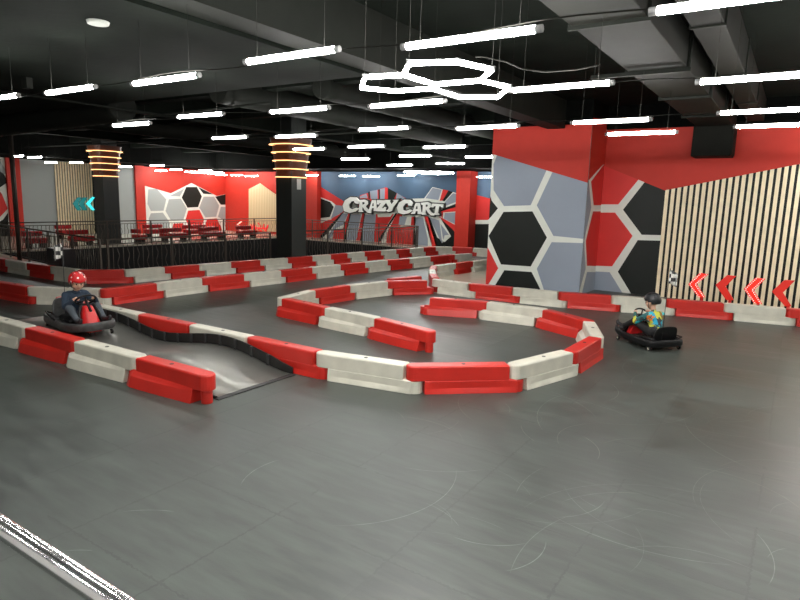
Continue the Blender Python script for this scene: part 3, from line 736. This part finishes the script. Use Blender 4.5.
# ------------------------------------------------------------------ LED arrows
def chevron(name, P, s, off, Y, m, label, dots, posts=True, plane='y', X=None):
    f = (lambda p: aty(off[0]+p[0]/s, off[1]+p[1]/s, Y)) if plane == 'y' else (lambda p: atx(off[0]+p[0]/s, off[1]+p[1]/s, X))
    W = [f(p) for p in P]; zmin = min(p.z for p in W); c = sum(W, Vector())/len(W); base = Vector((c.x, c.y, 0 if posts else c.z))
    t = thing(name, label, 'arrow sign', base, 0)
    bm = NB(); dv = Vector((0, .05, 0)) if plane == 'y' else Vector((-.05, 0, 0))
    a = [bm.verts.new(p-base) for p in W]; b = [bm.verts.new(p-base+dv) for p in W]; n = len(P)
    for k in range(n): bm.faces.new((a[k], a[(k+1) % n], b[(k+1) % n], b[k]))
    g = [bm.faces.new(a[::-1]), bm.faces.new(b)]; bm.normal_update(); bmesh.ops.triangulate(bm, faces=g)
    bmesh.ops.recalc_face_normals(bm, faces=bm.faces)
    link('panel', bm, m, t)
    if dots:
        bm = NB()
        tip, t1, t2, nt_, b2, b1 = W
        for q0, q1, r0, r1 in ((t1, tip, t2, nt_), (tip, b1, nt_, b2)):
            for e in (.16, .84):
                for k in range(8):
                    u = (k+.5)/8; A_ = q0.lerp(q1, u); B_ = r0.lerp(r1, u); q = A_.lerp(B_, e)-base-dv*.1
                    v = bmesh.ops.create_icosphere(bm, subdivisions=1, radius=.011, matrix=Matrix.Translation(q))
        link('led_dots', bm, M['dot'], t)
    if posts:
        bx = (W[-1]+W[-2])/2-base
        link('stand', B(bx.x-.03, bx.x+.03, .0, .04, 0, bx.z+.02), M['fair'], t)
        link('foot', B(bx.x-.15, bx.x+.15, -.08, .12, 0, .02), M['darkm'], t)
oa = (670, 250); sa = 6.154
CH = [([(112, 210), (183, 142), (237, 150), (163, 212), (217, 292), (176, 292)], True, 'red arrow sign outlined with white light dots, leftmost of the four by the slats'),
      ([(280, 215), (352, 155), (407, 161), (342, 225), (392, 308), (345, 308)], False, 'plain red arrow sign, second from the left by the slats'),
      ([(453, 240), (525, 172), (587, 178), (515, 248), (567, 332), (517, 328)], True, 'red arrow sign outlined with white light dots, third from the left by the slats'),
      ([(627, 255), (705, 185), (770, 188), (695, 262), (748, 347), (708, 347)], False, 'plain red arrow sign, rightmost of the four by the slats')]
for P, d, lb in CH: chevron('arrow_sign', P, sa, oa, 15.35, M['arrow'] if d else M['arrowp'], lb, d)
oc = (60, 150)
for P, m, lb in [([(78, 322), (105, 285), (130, 285), (108, 322), (130, 362), (105, 362)], M['teal'], 'dim teal arrow light, leftmost of the three on the far left slats'),
                 ([(112, 322), (138, 285), (165, 285), (142, 322), (165, 362), (138, 362)], M['teal'], 'dim teal arrow light, middle of the three on the far left slats'),
                 ([(158, 322), (195, 282), (210, 284), (180, 322), (210, 360), (196, 362)], M['cyan'], 'bright cyan arrow light, rightmost of the three on the far left slats')]:
    chevron('arrow_light', P, 6, oc, 0, m, lb, False, False, 'x', XL+.115)

# ------------------------------------------------------------------ track barriers
HB_ = .355
hole_me = bpy.data.meshes.new('hole_disc'); b_ = cyl(NB(), (0, 0), .026, 0, .004, 14); b_.to_mesh(hole_me); b_.free(); hole_me.materials.append(M['cap'])  # flat dark disc colours in the dark of the hole in each block top
def barrier(p0, p1, color, label, group, open_start=False, open_end=False, flip=False):
    """block from pin p0 to pin p1: upper tongue over p0, lower tongue under p1"""
    p0 = Vector(p0[:2]); p1 = Vector(p1[:2]); d = p1-p0; L = d.length; a = math.atan2(d.y, d.x)
    bm = NB(); hw = .105; r = .105; zs = .165; N = 14
    # upper body: plan outline with a rounded tongue at the start
    out = [(-r*math.cos(t), -hw*math.sin(t)) for t in [PI/2*k/5 for k in range(5, -1, -1)]]
    out = [(-r*math.cos(t)*1.0, hw*math.sin(t)) for t in np.linspace(-PI/2, PI/2, 11)]
    e = L-.11
    outl = [(e, -hw)] + [(x, y) for x, y in out] + [(e, hw)]
    ch = .016
    def ring(scale_in, z):
        res = []
        for x, y in outl:
            yy = y*(1-scale_in/hw); xx = x
            if x < 0: xx = x*(1-scale_in/r)
            elif x >= e-.001: xx = x-scale_in
            res.append(bm.verts.new((xx, yy, z)))
        return res
    R0 = ring(0, zs); R1 = ring(0, HB_-ch); R2_ = ring(ch*.7, HB_-ch*.25); R3 = ring(ch*1.6, HB_)
    for A_, B_ in ((R0, R1), (R1, R2_), (R2_, R3)):
        n = len(A_)
        for k in range(n): f = bm.faces.new((A_[k], B_[k], B_[(k+1) % n], A_[(k+1) % n])); f.smooth = False
    bm.faces.new(R3); bm.faces.new(R0[::-1])
    # lower body: ledge on the left side that tapers, shallow hollow on the right side
    s0 = .115; s1 = L
    st = np.linspace(s0, s1, N); secs = []
    for s in st:
        u = (s-s0)/(s1-s0); led = .012+.055*math.sin(min(u*1.0, 1)*PI*.5)*(1 if u < .93 else 1-(u-.93)*9)
        hol = .018*math.sin(PI*u)**.8 if 0 < u < 1 else 0
        P = [(-hw-.02, 0), (-hw-.012+hol, .07), (-hw-.002, zs-.006), (-hw+.01, zs+.004), (hw-.01, zs+.03), (hw+led*.6, zs-.012), (hw+led, zs-.03), (hw+led+.035, 0)]
        secs.append([bm.verts.new((s, y, z)) for y, z in P])
    for A_, B_ in zip(secs[:-1], secs[1:]):
        n = len(A_)
        for k in range(n): bm.faces.new((A_[k], A_[(k+1) % n], B_[(k+1) % n], B_[k]))
    bm.faces.new(secs[0][::-1]); bm.faces.new(secs[-1])
    # lower rounded tongue at the end
    seg = 10; z1 = zs-.008
    lo = [(L-.001+.11*math.cos(t), .112*math.sin(t)) for t in np.linspace(-PI/2, PI/2, seg)]
    A_ = [bm.verts.new((x, y, 0)) for x, y in lo]; B_ = [bm.verts.new((x, y, z1)) for x, y in lo]
    for k in range(seg-1): bm.faces.new((A_[k], A_[k+1], B_[k+1], B_[k]))
    bm.faces.new(B_); bm.faces.new(A_[::-1]); bm.faces.new((A_[-1], A_[0], B_[0], B_[-1]))
    if open_start:   # free end: the connecting pin shows below the tongue
        cyl(bm, (-.005, 0), .066, 0, zs+.01, 16)
    bmesh.ops.recalc_face_normals(bm, faces=bm.faces)
    o = link('track_barrier', bm, M['b_red'] if color == 'R' else M['b_white'])
    md = o.modifiers.new('bevel', 'BEVEL'); md.width = .006; md.segments = 2; md.limit_method = 'ANGLE'; md.angle_limit = .6
    o.location = (*p0, 0); o.rotation_euler = (0, 0, a); tag(o, label, 'barrier', group)
    add('dark_hole_disc', hole_me, o, (L/2-.03, 0, HB_-.001))
    return o
NUM = ['first', 'second', 'third', 'fourth', 'fifth', 'sixth', 'seventh', 'eighth', 'ninth', 'tenth', 'eleventh', 'twelfth', 'thirteenth', 'fourteenth', 'fifteenth', 'sixteenth', 'seventeenth', 'eighteenth', 'nineteenth', 'twentieth', 'twenty-first', 'twenty-second']
def chain(pts, cols, where, frm, group, open_start=False):
    for i, c in enumerate(cols):
        barrier(pts[i], pts[i+1], c, '%s barrier block, %s %s of %s' % ('red' if c == 'R' else 'white', NUM[i], frm, where), group, open_start and i == 0)
# A: near left row beside the ramp (runs right to left)
chain([(-5.49, 4.37), (-6.79, 4.36), (-8.17, 4.34), (-9.50, 4.33), (-10.85, 4.31), (-12.15, 4.30)], 'RWRWR', 'row before the ramp', 'from the right', 'red and white barriers on the near side of the ramp', True)
# B: far side of the ramp, then the big hairpin
Bp = [(-11.65, 5.95), (-10.33, 5.95), (-9.02, 5.96), (-7.70, 5.97), (-6.40, 5.97), (-5.08, 5.97), (-3.80, 6.20), (-2.82, 7.08), (-2.47, 8.27), (-2.44, 9.46), (-2.92, 10.64), (-3.98, 11.22), (-5.24, 11.2), (-6.42, 10.83)]
chain(Bp, 'RWRWRWRWRWRWR', 'long row behind the ramp', 'from the left', 'red and white barriers of the right hairpin')
# E: the middle hairpin
Ep = [(-4.68, 8.05), (-5.98, 8.37), (-7.26, 8.54), (-8.56, 8.75), (-8.80, 9.98), (-8.69, 11.15), (-8.40, 12.32), (-7.72, 13.2)]
chain(Ep, 'RWRWRWR', 'middle hairpin', 'from its near end', 'red and white barriers of the middle hairpin', True)
# F: along the slatted wall
Fp = [(-7.70, 13.50), (-6.60, 13.45), (-5.47, 13.53), (-4.38, 13.66), (-3.26, 13.98), (-2.17, 14.38), (-1.05, 14.66), (.09, 14.88), (1.25, 15.1), (2.4, 15.3)]
chain(Fp, 'WRWRWRWRW', 'row along slatted wall', 'from the left', 'red and white barriers along the slatted wall')
# D: row behind the left kart, then deep into the hall
Dp = [(-15.74, 6.04), (-14.50, 6.09), (-13.26, 6.20), (-12.02, 7.05), (-12.05, 8.33), (-12.03, 9.57), (-11.9, 10.8), (-11.78, 12.02), (-11.70, 13.2), (-11.60, 14.38), (-11.50, 15.5), (-11.38, 16.6), (-11.2, 17.7), (-11.0, 18.8), (-10.85, 19.9)]
chain(Dp, 'WRWRWRWRWRWRWR', 'row behind the left kart', 'from the left', 'red and white barriers of the inner left row')
chain([(-10.85, 19.95), (-10.1, 20.2), (-10.3, 21.4)][0:1]+[(-10.78, 20.25), (-10.55, 21.25)], 'RW', 'short far spur', 'from the left', 'barriers at the far bend')
# R: outer row in front of the railing
Rp = [(-21.1, 8.22), (-19.95, 8.22), (-18.8, 8.2), (-17.6, 8.22), (-16.42, 8.26), (-15.28, 8.36), (-14.58, 9.22), (-14.5, 10.3), (-14.36, 11.35), (-14.26, 12.43), (-14.16, 13.52), (-14.02, 14.62), (-13.92, 15.72), (-13.86, 16.62), (-13.80, 17.5), (-13.74, 18.47), (-13.62, 19.4), (-13.5, 20.3), (-13.4, 21.15), (-13.3, 22.1), (-13.15, 22.9), (-12.6, 23.55), (-11.65, 23.75), (-10.6, 23.9), (-9.5, 24.0)]
NUM += ['twenty-third', 'twenty-fourth']
chain(Rp, 'WRWRWRWRWRWRWRWRWRWRWRWR'[:24], 'outer row before railing', 'from the left', 'red and white barriers of the outer row')
# G: far right row closing off the cream corner (runs right to left)
chain([(-8.85, 20.6), (-9.05, 19.4), (-9.17, 18.35), (-9.27, 17.3), (-9.35, 16.2), (-8.85, 15.25), (-8.3, 14.35), (-7.78, 13.62)], 'RWRWRWR', 'row round the cream corner', 'from its far end', 'red and white barriers round the cream corner')
barrier((-8.62, 12.75), (-8.35, 13.85), 'R', 'single red barrier block lying behind the far end of the middle hairpin', 'loose barriers')

# ------------------------------------------------------------------ ramp
Ya, Yb = 4.53, 5.80
KX, KZ = [-5.50, -5.86, -6.2, -6.55, -6.9, -7.25, -7.6, -8.0, -8.35, -8.7, -9.0, -9.35, -9.75, -10.2, -10.7, -11.2, -11.7], [.004, .03, .11, .17, .19, .165, .11, .055, .02, .045, .10, .16, .19, .20, .15, .07, .01]
def rz(x): return float(np.interp(x, KX[::-1], KZ[::-1]))
xs = np.linspace(-5.5, -11.7, 90)
zr = np.array([np.mean([rz(x+d) for d in np.linspace(-.22, .22, 9)]) if x < -5.75 else rz(x) for x in xs]); zr[0] = .004
t = thing('kart_ramp', 'wavy steel ramp with black side strips between two barrier rows', 'ramp', (-8.6, 5.165, 0))
ox, oy = -8.6, 5.165
bm = NB()
a = [bm.verts.new((x-ox, Ya-oy, z)) for x, z in zip(xs, zr)]; b = [bm.verts.new((x-ox, Yb-oy, z)) for x, z in zip(xs, zr)]
for k in range(len(xs)-1): f = bm.faces.new((a[k], b[k], b[k+1], a[k+1])); f.smooth = True
o = link('deck', bm, M['steel'], t); sd = o.modifiers.new('s', 'SOLIDIFY'); sd.thickness = .004; sd.offset = -1
for side, y in (('r', Yb), ('l', Ya)):
    bm = NB(); th = .02 if side == 'r' else -.02
    hs = [.15 if x < -5.9 else .09+.06*(-5.5-x)/.4 for x in xs]
    if side == 'l': hs = [.03]*len(xs)
    V = [[bm.verts.new((x-ox, yy-oy, zz)) for yy, zz in ((y, 0), (y, z+h), (y+th, z+h), (y+th, 0))] for x, z, h in zip(xs, zr, hs)]
    for A_, B_ in zip(V[:-1], V[1:]):
        for k in range(4): bm.faces.new((A_[k], A_[(k+1) % 4], B_[(k+1) % 4], B_[k]))
    bm.faces.new(V[0]); bm.faces.new(V[-1][::-1]); bmesh.ops.recalc_face_normals(bm, faces=bm.faces)
    s_ = link('side_strip', bm, M['darkm'], t)
    if side == 'r':
        for x in np.arange(-5.95, -11.4, -.33):
            z = float(np.interp(-x, -xs, zr)); link('rib', B(x-ox-.022, x-ox+.022, y-oy-.022, y-oy, z-.0, z+.145), M['cap'], s_)
link('edge_strip', B(-5.52-ox, -5.44-ox, Ya-oy-.03, Yb-oy, 0, .012), M['cap'], t)

# ------------------------------------------------------------------ karts
def lathe_z(bm, prof, seg=20, mi=0, c=(0, 0)):
    rings = [[bm.verts.new((c[0]+r*math.cos(2*PI*k/seg), c[1]+r*math.sin(2*PI*k/seg), z)) for k in range(seg)] for r, z in prof]
    for A_, B_ in zip(rings[:-1], rings[1:]):
        for k in range(seg):
            f = bm.faces.new((A_[k], A_[(k+1) % seg], B_[(k+1) % seg], B_[k])); f.smooth = True; f.material_index = mi
    bm.faces.new(rings[0][::-1]); bm.faces.new(rings[-1])
def smooth_loop(P, n=4):
    out = []; N = len(P)
    for i in range(N):
        p0, p1, p2, p3 = [Vector(P[(i+j) % N]) for j in (-1, 0, 1, 2)]
        for k in range(n):
            u = k/n; out.append(.5*((2*p1)+(-p0+p2)*u+(2*p0-5*p1+4*p2-p3)*u*u+(-p0+3*p1-3*p2+p3)*u**3))
    return out
def kart(loc, rz_, label, body, tilt=0., steer=0., sc_=1., fy=0., fz=1.32):
    t = thing('pedal_kart', label, 'kart', loc, rz_); t.scale = (sc_,)*3; t.rotation_euler = (0, tilt, rz_)
    half = [(.66, 0), (.64, .16), (.54, .30), (.30, .37), (0, .37), (-.25, .39), (-.48, .38), (-.58, .30), (-.60, .12)]
    loop = smooth_loop([(x, y, 0) for x, y in half] + [(x, -y, 0) for x, y in half[:0:-1]], 4)
    c = Vector((0, 0, 0))
    bm = NB(); secs = []
    def rise(p): return .07*max(0, (p.x-.15)/.5)
    for sc_, z in ((.86, .06), (.96, .075), (1.0, .11), (1.0, .17), (.985, .20), (.93, .205), (.90, .19), (.885, .10)):
        secs.append([bm.verts.new((p.x*sc_, p.y*sc_, z+rise(p))) for p in loop])
    for A_, B_ in zip(secs[:-1], secs[1:]):
        n = len(A_)
        for k in range(n): f = bm.faces.new((A_[k], A_[(k+1) % n], B_[(k+1) % n], B_[k])); f.smooth = True
    bm.faces.new(secs[0][::-1]); bm.faces.new(secs[-1])
    bmesh.ops.recalc_face_normals(bm, faces=bm.faces)
    link('body', bm, body, t)
    # seat
    bm = NB(); box(bm, -.42, -.02, -.17, .17, .12, .19); link('seat', bm, M['kart'], t, bevel=.03)
    bm = NB(); prof = smooth_loop([(0, .21, .16), (0, .24, .30), (0, .20, .41), (0, .10, .44), (0, -.10, .44), (0, -.20, .41), (0, -.24, .30), (0, -.21, .16)], 4)
    A_ = [bm.verts.new((-.42-(p.z-.16)*.28, p.y, p.z)) for p in prof]; B_ = [bm.verts.new((-.46-(p.z-.16)*.28, p.y, p.z)) for p in prof]; n = len(A_)
    for k in range(n): bm.faces.new((A_[k], A_[(k+1) % n], B_[(k+1) % n], B_[k]))
    bm.faces.new(A_[::-1]); bm.faces.new(B_); link('backrest', bm, body, t, bevel=.012)
    # steering column, fairing and wheel
    bm = NB(); pts = []
    for u, hw_, hx in ((0, .15, .13), (.35, .13, .10), (.7, .10, .075), (1, .07, .05)):
        cx = .42-.16*u; z = .10+.36*u
        pts.append([bm.verts.new((cx+dx*hx, dy*hw_, z)) for dx, dy in ((1, -.6), (1, .6), (.3, 1), (-1, 1), (-1, -1), (.3, -1))])
    for A_, B_ in zip(pts[:-1], pts[1:]):
        for k in range(6): bm.faces.new((A_[k], A_[(k+1) % 6], B_[(k+1) % 6], B_[k]))
    bm.faces.new(pts[0][::-1]); bm.faces.new(pts[-1]); bmesh.ops.recalc_face_normals(bm, faces=bm.faces)
    link('fairing', bm, M['fair'], t, bevel=.015)
    for s in (-1, 1): link('fairing_side', T([(.40, s*.17, .15), (.30, s*.15, .36), (.24, s*.09, .48)], .022, 8), M['kart'], t)
    link('steering_column', T([(.38, 0, .40), (.20, 0, .53)], .022, 8), M['kart'], t)
    R = .15; N = 28; P = []
    nrm = Vector((-.75, 0, .66)); e1 = Vector((0, 1, 0)); e2 = nrm.cross(e1).normalized(); cc = Vector((.19, 0, .54))
    for k in range(N):
        a = 2*PI*k/N; P.append(cc+e1*math.cos(a)*R+e2*math.sin(a)*R*.8)
    bm = T(P, .016, 8, closed=True)
    for a in (steer, steer+PI*2/3, steer+PI*4/3): tube(bm, [cc, cc+e1*math.cos(a)*R+e2*math.sin(a)*R*.8], .012, 6)
    link('steering_wheel', bm, M['kart'], t)
    # front drive wheel
    def wheel(c, r, wdt, nm, hubm):
        bm = NB(); P = []
        for yy, rr in ((-wdt, r*.82), (-wdt*.8, r), (wdt*.8, r), (wdt, r*.82)):
            P.append([bm.verts.new((c[0]+rr*math.cos(2*PI*k/18), c[1]+yy, c[2]+rr*math.sin(2*PI*k/18))) for k in range(18)])
        for A_, B_ in zip(P[:-1], P[1:]):
            for k in range(18): f = bm.faces.new((A_[k], A_[(k+1) % 18], B_[(k+1) % 18], B_[k])); f.smooth = True
        bm.faces.new(P[0][::-1]); bm.faces.new(P[-1]); bmesh.ops.recalc_face_normals(bm, faces=bm.faces)
        w_ = link(nm, bm, M['rubber'], t)
        bm = NB()
        for s in (-1, 1):
            V = [bm.verts.new((c[0]+r*.5*math.cos(2*PI*k/12), c[1]+s*(wdt+.004), c[2]+r*.5*math.sin(2*PI*k/12))) for k in range(12)]; bm.faces.new(V)
        link('hub', bm, hubm, w_)
    wheel((.38, 0, .075), .075, .03, 'front_wheel', M['hub'])
    for s in (-1, 1):
        wheel((-.48, s*.33, .045), .045, .018, 'rear_caster', M['hub'])
        wheel((.42, s*.30, .04), .04, .015, 'front_caster', M['hub'])
        link('caster_fork', B(-.51, -.45, s*.33-.028, s*.33+.028, .07, .10), M['wire'], t)
    for s in (-1, 1): link('side_bar', T([(-.50, s*.20, .18), (-.52, s*.33, .24), (-.30, s*.37, .235), (-.05, s*.37, .20)], .013, 8), M['kart'], t)
    link('foot_rest', B(.40, .56, -.28, .28, .17, .19), M['kart'], t)
    # flag on a whip pole
    link('flag_pole', T([(-.50, fy, .18), (-.51, fy, .8), (-.53, fy, fz)], .006, 6), M['cap'], t)
    bm = NB(); nx, nz = 8, 6; G = []
    for i in range(nx+1):
        G.append([bm.verts.new((-.535-.07*i/nx+.012*math.sin(i*1.3), fy-.11*i/nx+.02*math.sin(i*1.9), fz-.02-.24*j/nz-.07*i/nx)) for j in range(nz+1)])
    for i in range(nx):
        for j in range(nz): f = bm.faces.new((G[i][j], G[i+1][j], G[i+1][j+1], G[i][j+1])); f.smooth = True
    fl = link('flag', bm, M['flag'], t); sd = fl.modifiers.new('s', 'SOLIDIFY'); sd.thickness = .003
    return t

def person(loc, rz_, label, look, cloth, legs, helmet, tilt=0., lean=0., sc_=1.):
    """seated child as one continuous remeshed body; helmet, eyes, mouth and hair are children"""
    base = thing.__call__ if False else None
    SK, CL, LG_, SH = 0, 1, 2, 3
    caps = []; V = lambda *p: Vector(p)
    def cap(a, b, ra, rb, m): caps.append((Vector(a), Vector(b), ra, rb, m))
    pel = V(-.22, 0, .27); ch = V(-.22+lean, 0, .48); nk = V(-.185+lean, 0, .59)
    cap(pel+V(0, -.05, 0), pel+V(0, .05, 0), .10, .10, LG_)
    cap(pel+V(0, 0, .04), ch, .105, .112, CL); cap(ch+V(0, -.055, .0), ch+V(0, .055, .0), .10, .10, CL)
    cap(ch+V(0, -.10, .055), ch+V(0, .10, .055), .062, .062, CL); cap(ch, nk, .09, .05, CL)
    hc = V(-.145+lean*1.3, 0, .735)
    cap(nk, hc, .043, .043, SK)
    ly, lp = look   # yaw, pitch of the head
    hm = Matrix.Rotation(ly, 3, 'Z') @ Matrix.Rotation(lp, 3, 'Y')
    H = lambda x, y, z: hc+hm@Vector((x, y, z))
    cap(H(-.015, 0, .03), H(.0, 0, .01), .098, .092, SK); cap(H(.02, 0, -.02), H(.035, 0, -.065), .078, .05, SK)   # skull, jaw
    cap(H(.03, -.03, -.03), H(.03, .03, -.03), .055, .055, SK)    # cheeks
    cap(H(.088, 0, .01), H(.104, 0, -.022), .012, .016, SK)          # nose
    for s in (-1, 1): cap(H(0, s*.092, .01), H(-.005, s*.10, -.025), .015, .013, SK)    # ears
    hands = []
    for s in (-1, 1):
        sh = ch+V(.0, s*.145, .055); el = V(.0+lean*.5, s*.235, .40); wr = V(.135, s*.165, .515); kn = V(.165, s*.125, .548)
        cap(sh, el, .054, .043, CL); cap(el, wr, .043, .030, CL); cap(wr, wr+(kn-wr)*.5, .022, .024, SK); cap(wr+(kn-wr)*.3, kn, .024, .026, SK)
        for f_, (dy, ln) in enumerate(((-.022, .030), (-.008, .035), (.007, .033), (.021, .026))):   # four curled fingers round the rim
            k0 = kn+V(.004, dy*.9, -.006+abs(dy)*.2); k1 = k0+V(ln*.8, -s*.006, .004); k2 = k1+V(-.006, -s*.012, -ln*.75)
            cap(k0, k1, .0105, .0095, SK); cap(k1, k2, .0095, .008, SK)
        th0 = wr+V(.012, -s*.016, .004); th1 = th0+V(.022, -s*.022, .012); cap(th0, th1, .011, .010, SK); cap(th1, th1+V(.02, -.0, -.004), .010, .008, SK)
        hip = pel+V(.03, s*.075, -.01); knee = V(.10, s*.20, .39); ank = V(.36, s*.19, .255); toe = V(.50, s*.21, .275)
        cap(hip, knee, .082, .058, LG_); cap(knee, ank, .056, .038, LG_)
        cap(ank+V(-.015, 0, -.02), toe, .036, .032, SH); cap(ank, ank+V(0, 0, -.01), .04, .038, SH); cap(toe, toe+V(.012, 0, .035), .030, .026, SH)
    # union by a signed-distance voxel remesh
    bm = NB()
    for a, b, ra, rb, m in caps:
        d = b-a; L = d.length; n = max(2, int(L/.012)+1)
        for i in range(n):
            u = i/(n-1); bmesh.ops.create_icosphere(bm, subdivisions=2, radius=ra+(rb-ra)*u, matrix=Matrix.Translation(a+d*u)) if (n <= 3 or i in (0, n-1)) else None
        if L > 1e-4:
            q = d.to_track_quat('Z', 'Y').to_matrix().to_4x4()
            bmesh.ops.create_cone(bm, cap_ends=True, segments=16, radius1=ra, radius2=rb, depth=L, matrix=Matrix.Translation((a+b)/2)@q)
    me = bpy.data.meshes.new('body'); bm.to_mesh(me); bm.free()
    tmp = bpy.data.objects.new('tmp', me); C.objects.link(tmp)
    rm = tmp.modifiers.new('r', 'REMESH'); rm.mode = 'VOXEL'; rm.voxel_size = .0075
    sm = tmp.modifiers.new('s', 'SMOOTH'); sm.iterations = 3; sm.factor = .5
    dg = bpy.context.evaluated_depsgraph_get(); dg.update()
    me2 = bpy.data.meshes.new_from_object(tmp.evaluated_get(dg)); me2.name = 'child_body'
    bpy.data.objects.remove(tmp); 
    me2.materials.clear()
    for m in (M['skin'], cloth, legs, M['shoe']): me2.materials.append(m)
    n = len(me2.polygons); cen = np.zeros(n*3, dtype=np.float32); me2.polygons.foreach_get('center', cen); cen = cen.reshape(-1, 3)
    best = np.full(n, 1e9); idx = np.zeros(n, dtype=np.int32)
    for a, b, ra, rb, m in caps:
        A_ = np.array(a); D = np.array(b-a); dd = max(D.dot(D), 1e-9)
        u = np.clip(((cen-A_)@D)/dd, 0, 1); ds = np.linalg.norm(cen-(A_+u[:, None]*D), axis=1)-(ra+(rb-ra)*u)
        k = ds < best; best[k] = ds[k]; idx[k] = m
    me2.polygons.foreach_set('material_index', idx)
    me2.polygons.foreach_set('use_smooth', np.ones(n, dtype=bool))
    o = bpy.data.objects.new('person', me2); C.objects.link(o)
    tag(o, label, 'person'); o.location = loc; o.scale = (sc_,)*3; o.rotation_euler = (0, tilt, rz_)
    rotm = hm.to_4x4(); rotm.translation = hc
    # helmet shell
    bm = NB(); bmesh.ops.create_uvsphere(bm, u_segments=32, v_segments=20, radius=1)
    for v in list(bm.verts):
        x, y, z = v.co
        v.co = Vector((x*.145+(-.012), y*.125, z*.138+.036))
    kill = [v for v in bm.verts if v.co.z < .012+max(0, v.co.x-.02)*.32-(.055 if v.co.x < -.02 else 0)]
    bmesh.ops.delete(bm, geom=kill, context='VERTS'); bm.transform(rotm)
    hl = link('helmet', bm, helmet, o, smooth=True); sd = hl.modifiers.new('s', 'SOLIDIFY'); sd.thickness = .014; sd.offset = -1
    bm = NB()
    for k in range(5):
        y = (k-2)*.036; tube(bm, [rotm@Vector((.10-.25*u, y*(1.0), .172-.9*(u-.45)**2*.30-abs(y)*.32)) for u in np.linspace(.2, .75, 7)], .006, 5)
    link('helmet_vents', bm, M['h_black'], hl)
    for s in (-1, 1): link('chin_strap', T([rotm@Vector((.01, s*.10, .02)), rotm@Vector((.03, s*.085, -.06)), rotm@Vector((.045, 0, -.118))], .006, 6), M['cap'], hl)
    for s in (-1, 1):
        bm = NB(); bmesh.ops.create_uvsphere(bm, u_segments=12, v_segments=8, radius=.011, matrix=rotm@Matrix.Translation((.083, s*.033, .005))); link('eye', bm, M['eyem'], o, smooth=True)
        link('eyebrow', T([rotm@Vector((.094, s*.018, .024)), rotm@Vector((.088, s*.048, .025))], .004, 5), M['hair'], o)
    bm = T([rotm@Vector((.085, -.022, -.053)), rotm@Vector((.092, 0, -.056)), rotm@Vector((.085, .022, -.053))], [.003, .006, .003], 6); link('mouth', bm, M['lip'], o)
    link('collar', T([nk+Vector((.05*math.cos(a), .055*math.sin(a), -.015)) for a in np.linspace(0, 2*PI, 16)[:-1]], .014, 6, closed=True), cloth, o)
    return o

KL = Vector((-9.45, 5.10, .165)); AL = -.12
kart(KL, AL, 'worn grey pedal kart with red fairing and chequered flag on the ramp crest', M['kartg'], tilt=.08, steer=.3, fy=-.04, fz=1.36)
person(KL, AL, 'small child in red polka dot helmet and navy top driving the left kart', (-.15, .28), M['navy'], M['jeans'], M['h_dots'], .08, .04, 1.04)
KR = Vector((-1.99, 10.98, 0)); AR = math.radians(141)
kart(KR, AR, 'black pedal kart with red fairing on the open floor at the right', M['kart'], sc_=.93, fy=.09, fz=1.5)
person(KR, AR, 'child in black helmet and multicoloured jacket driving the right kart', (.45, .12), M['jacket'], M['pants'], M['h_black'], 0, .07, 1.02)

# ------------------------------------------------------------------ chrome handrail in the near corner
zr_ = 1.0; yv = 1.035
t = thing('handrail', 'shiny chrome handrail crossing the lower left corner', 'handrail', (-2.2, yv, 0))
link('top_tube', T([(-2.6, 0, zr_), (1.0, 0, zr_)], .040, 28), M['chrome'], t)
link('lower_channel', B(-2.6, 1.0, .012, .028, zr_-.085, zr_-.03), M['chrome'], t)
for x in (-2.5, -1.2+.6, .9): link('post', T([(x, 0, 0), (x, 0, zr_-.03)], .025, 12), M['chrome'], t)
for p in list(bpy.data.meshes):
    if p.users == 0: bpy.data.meshes.remove(p)
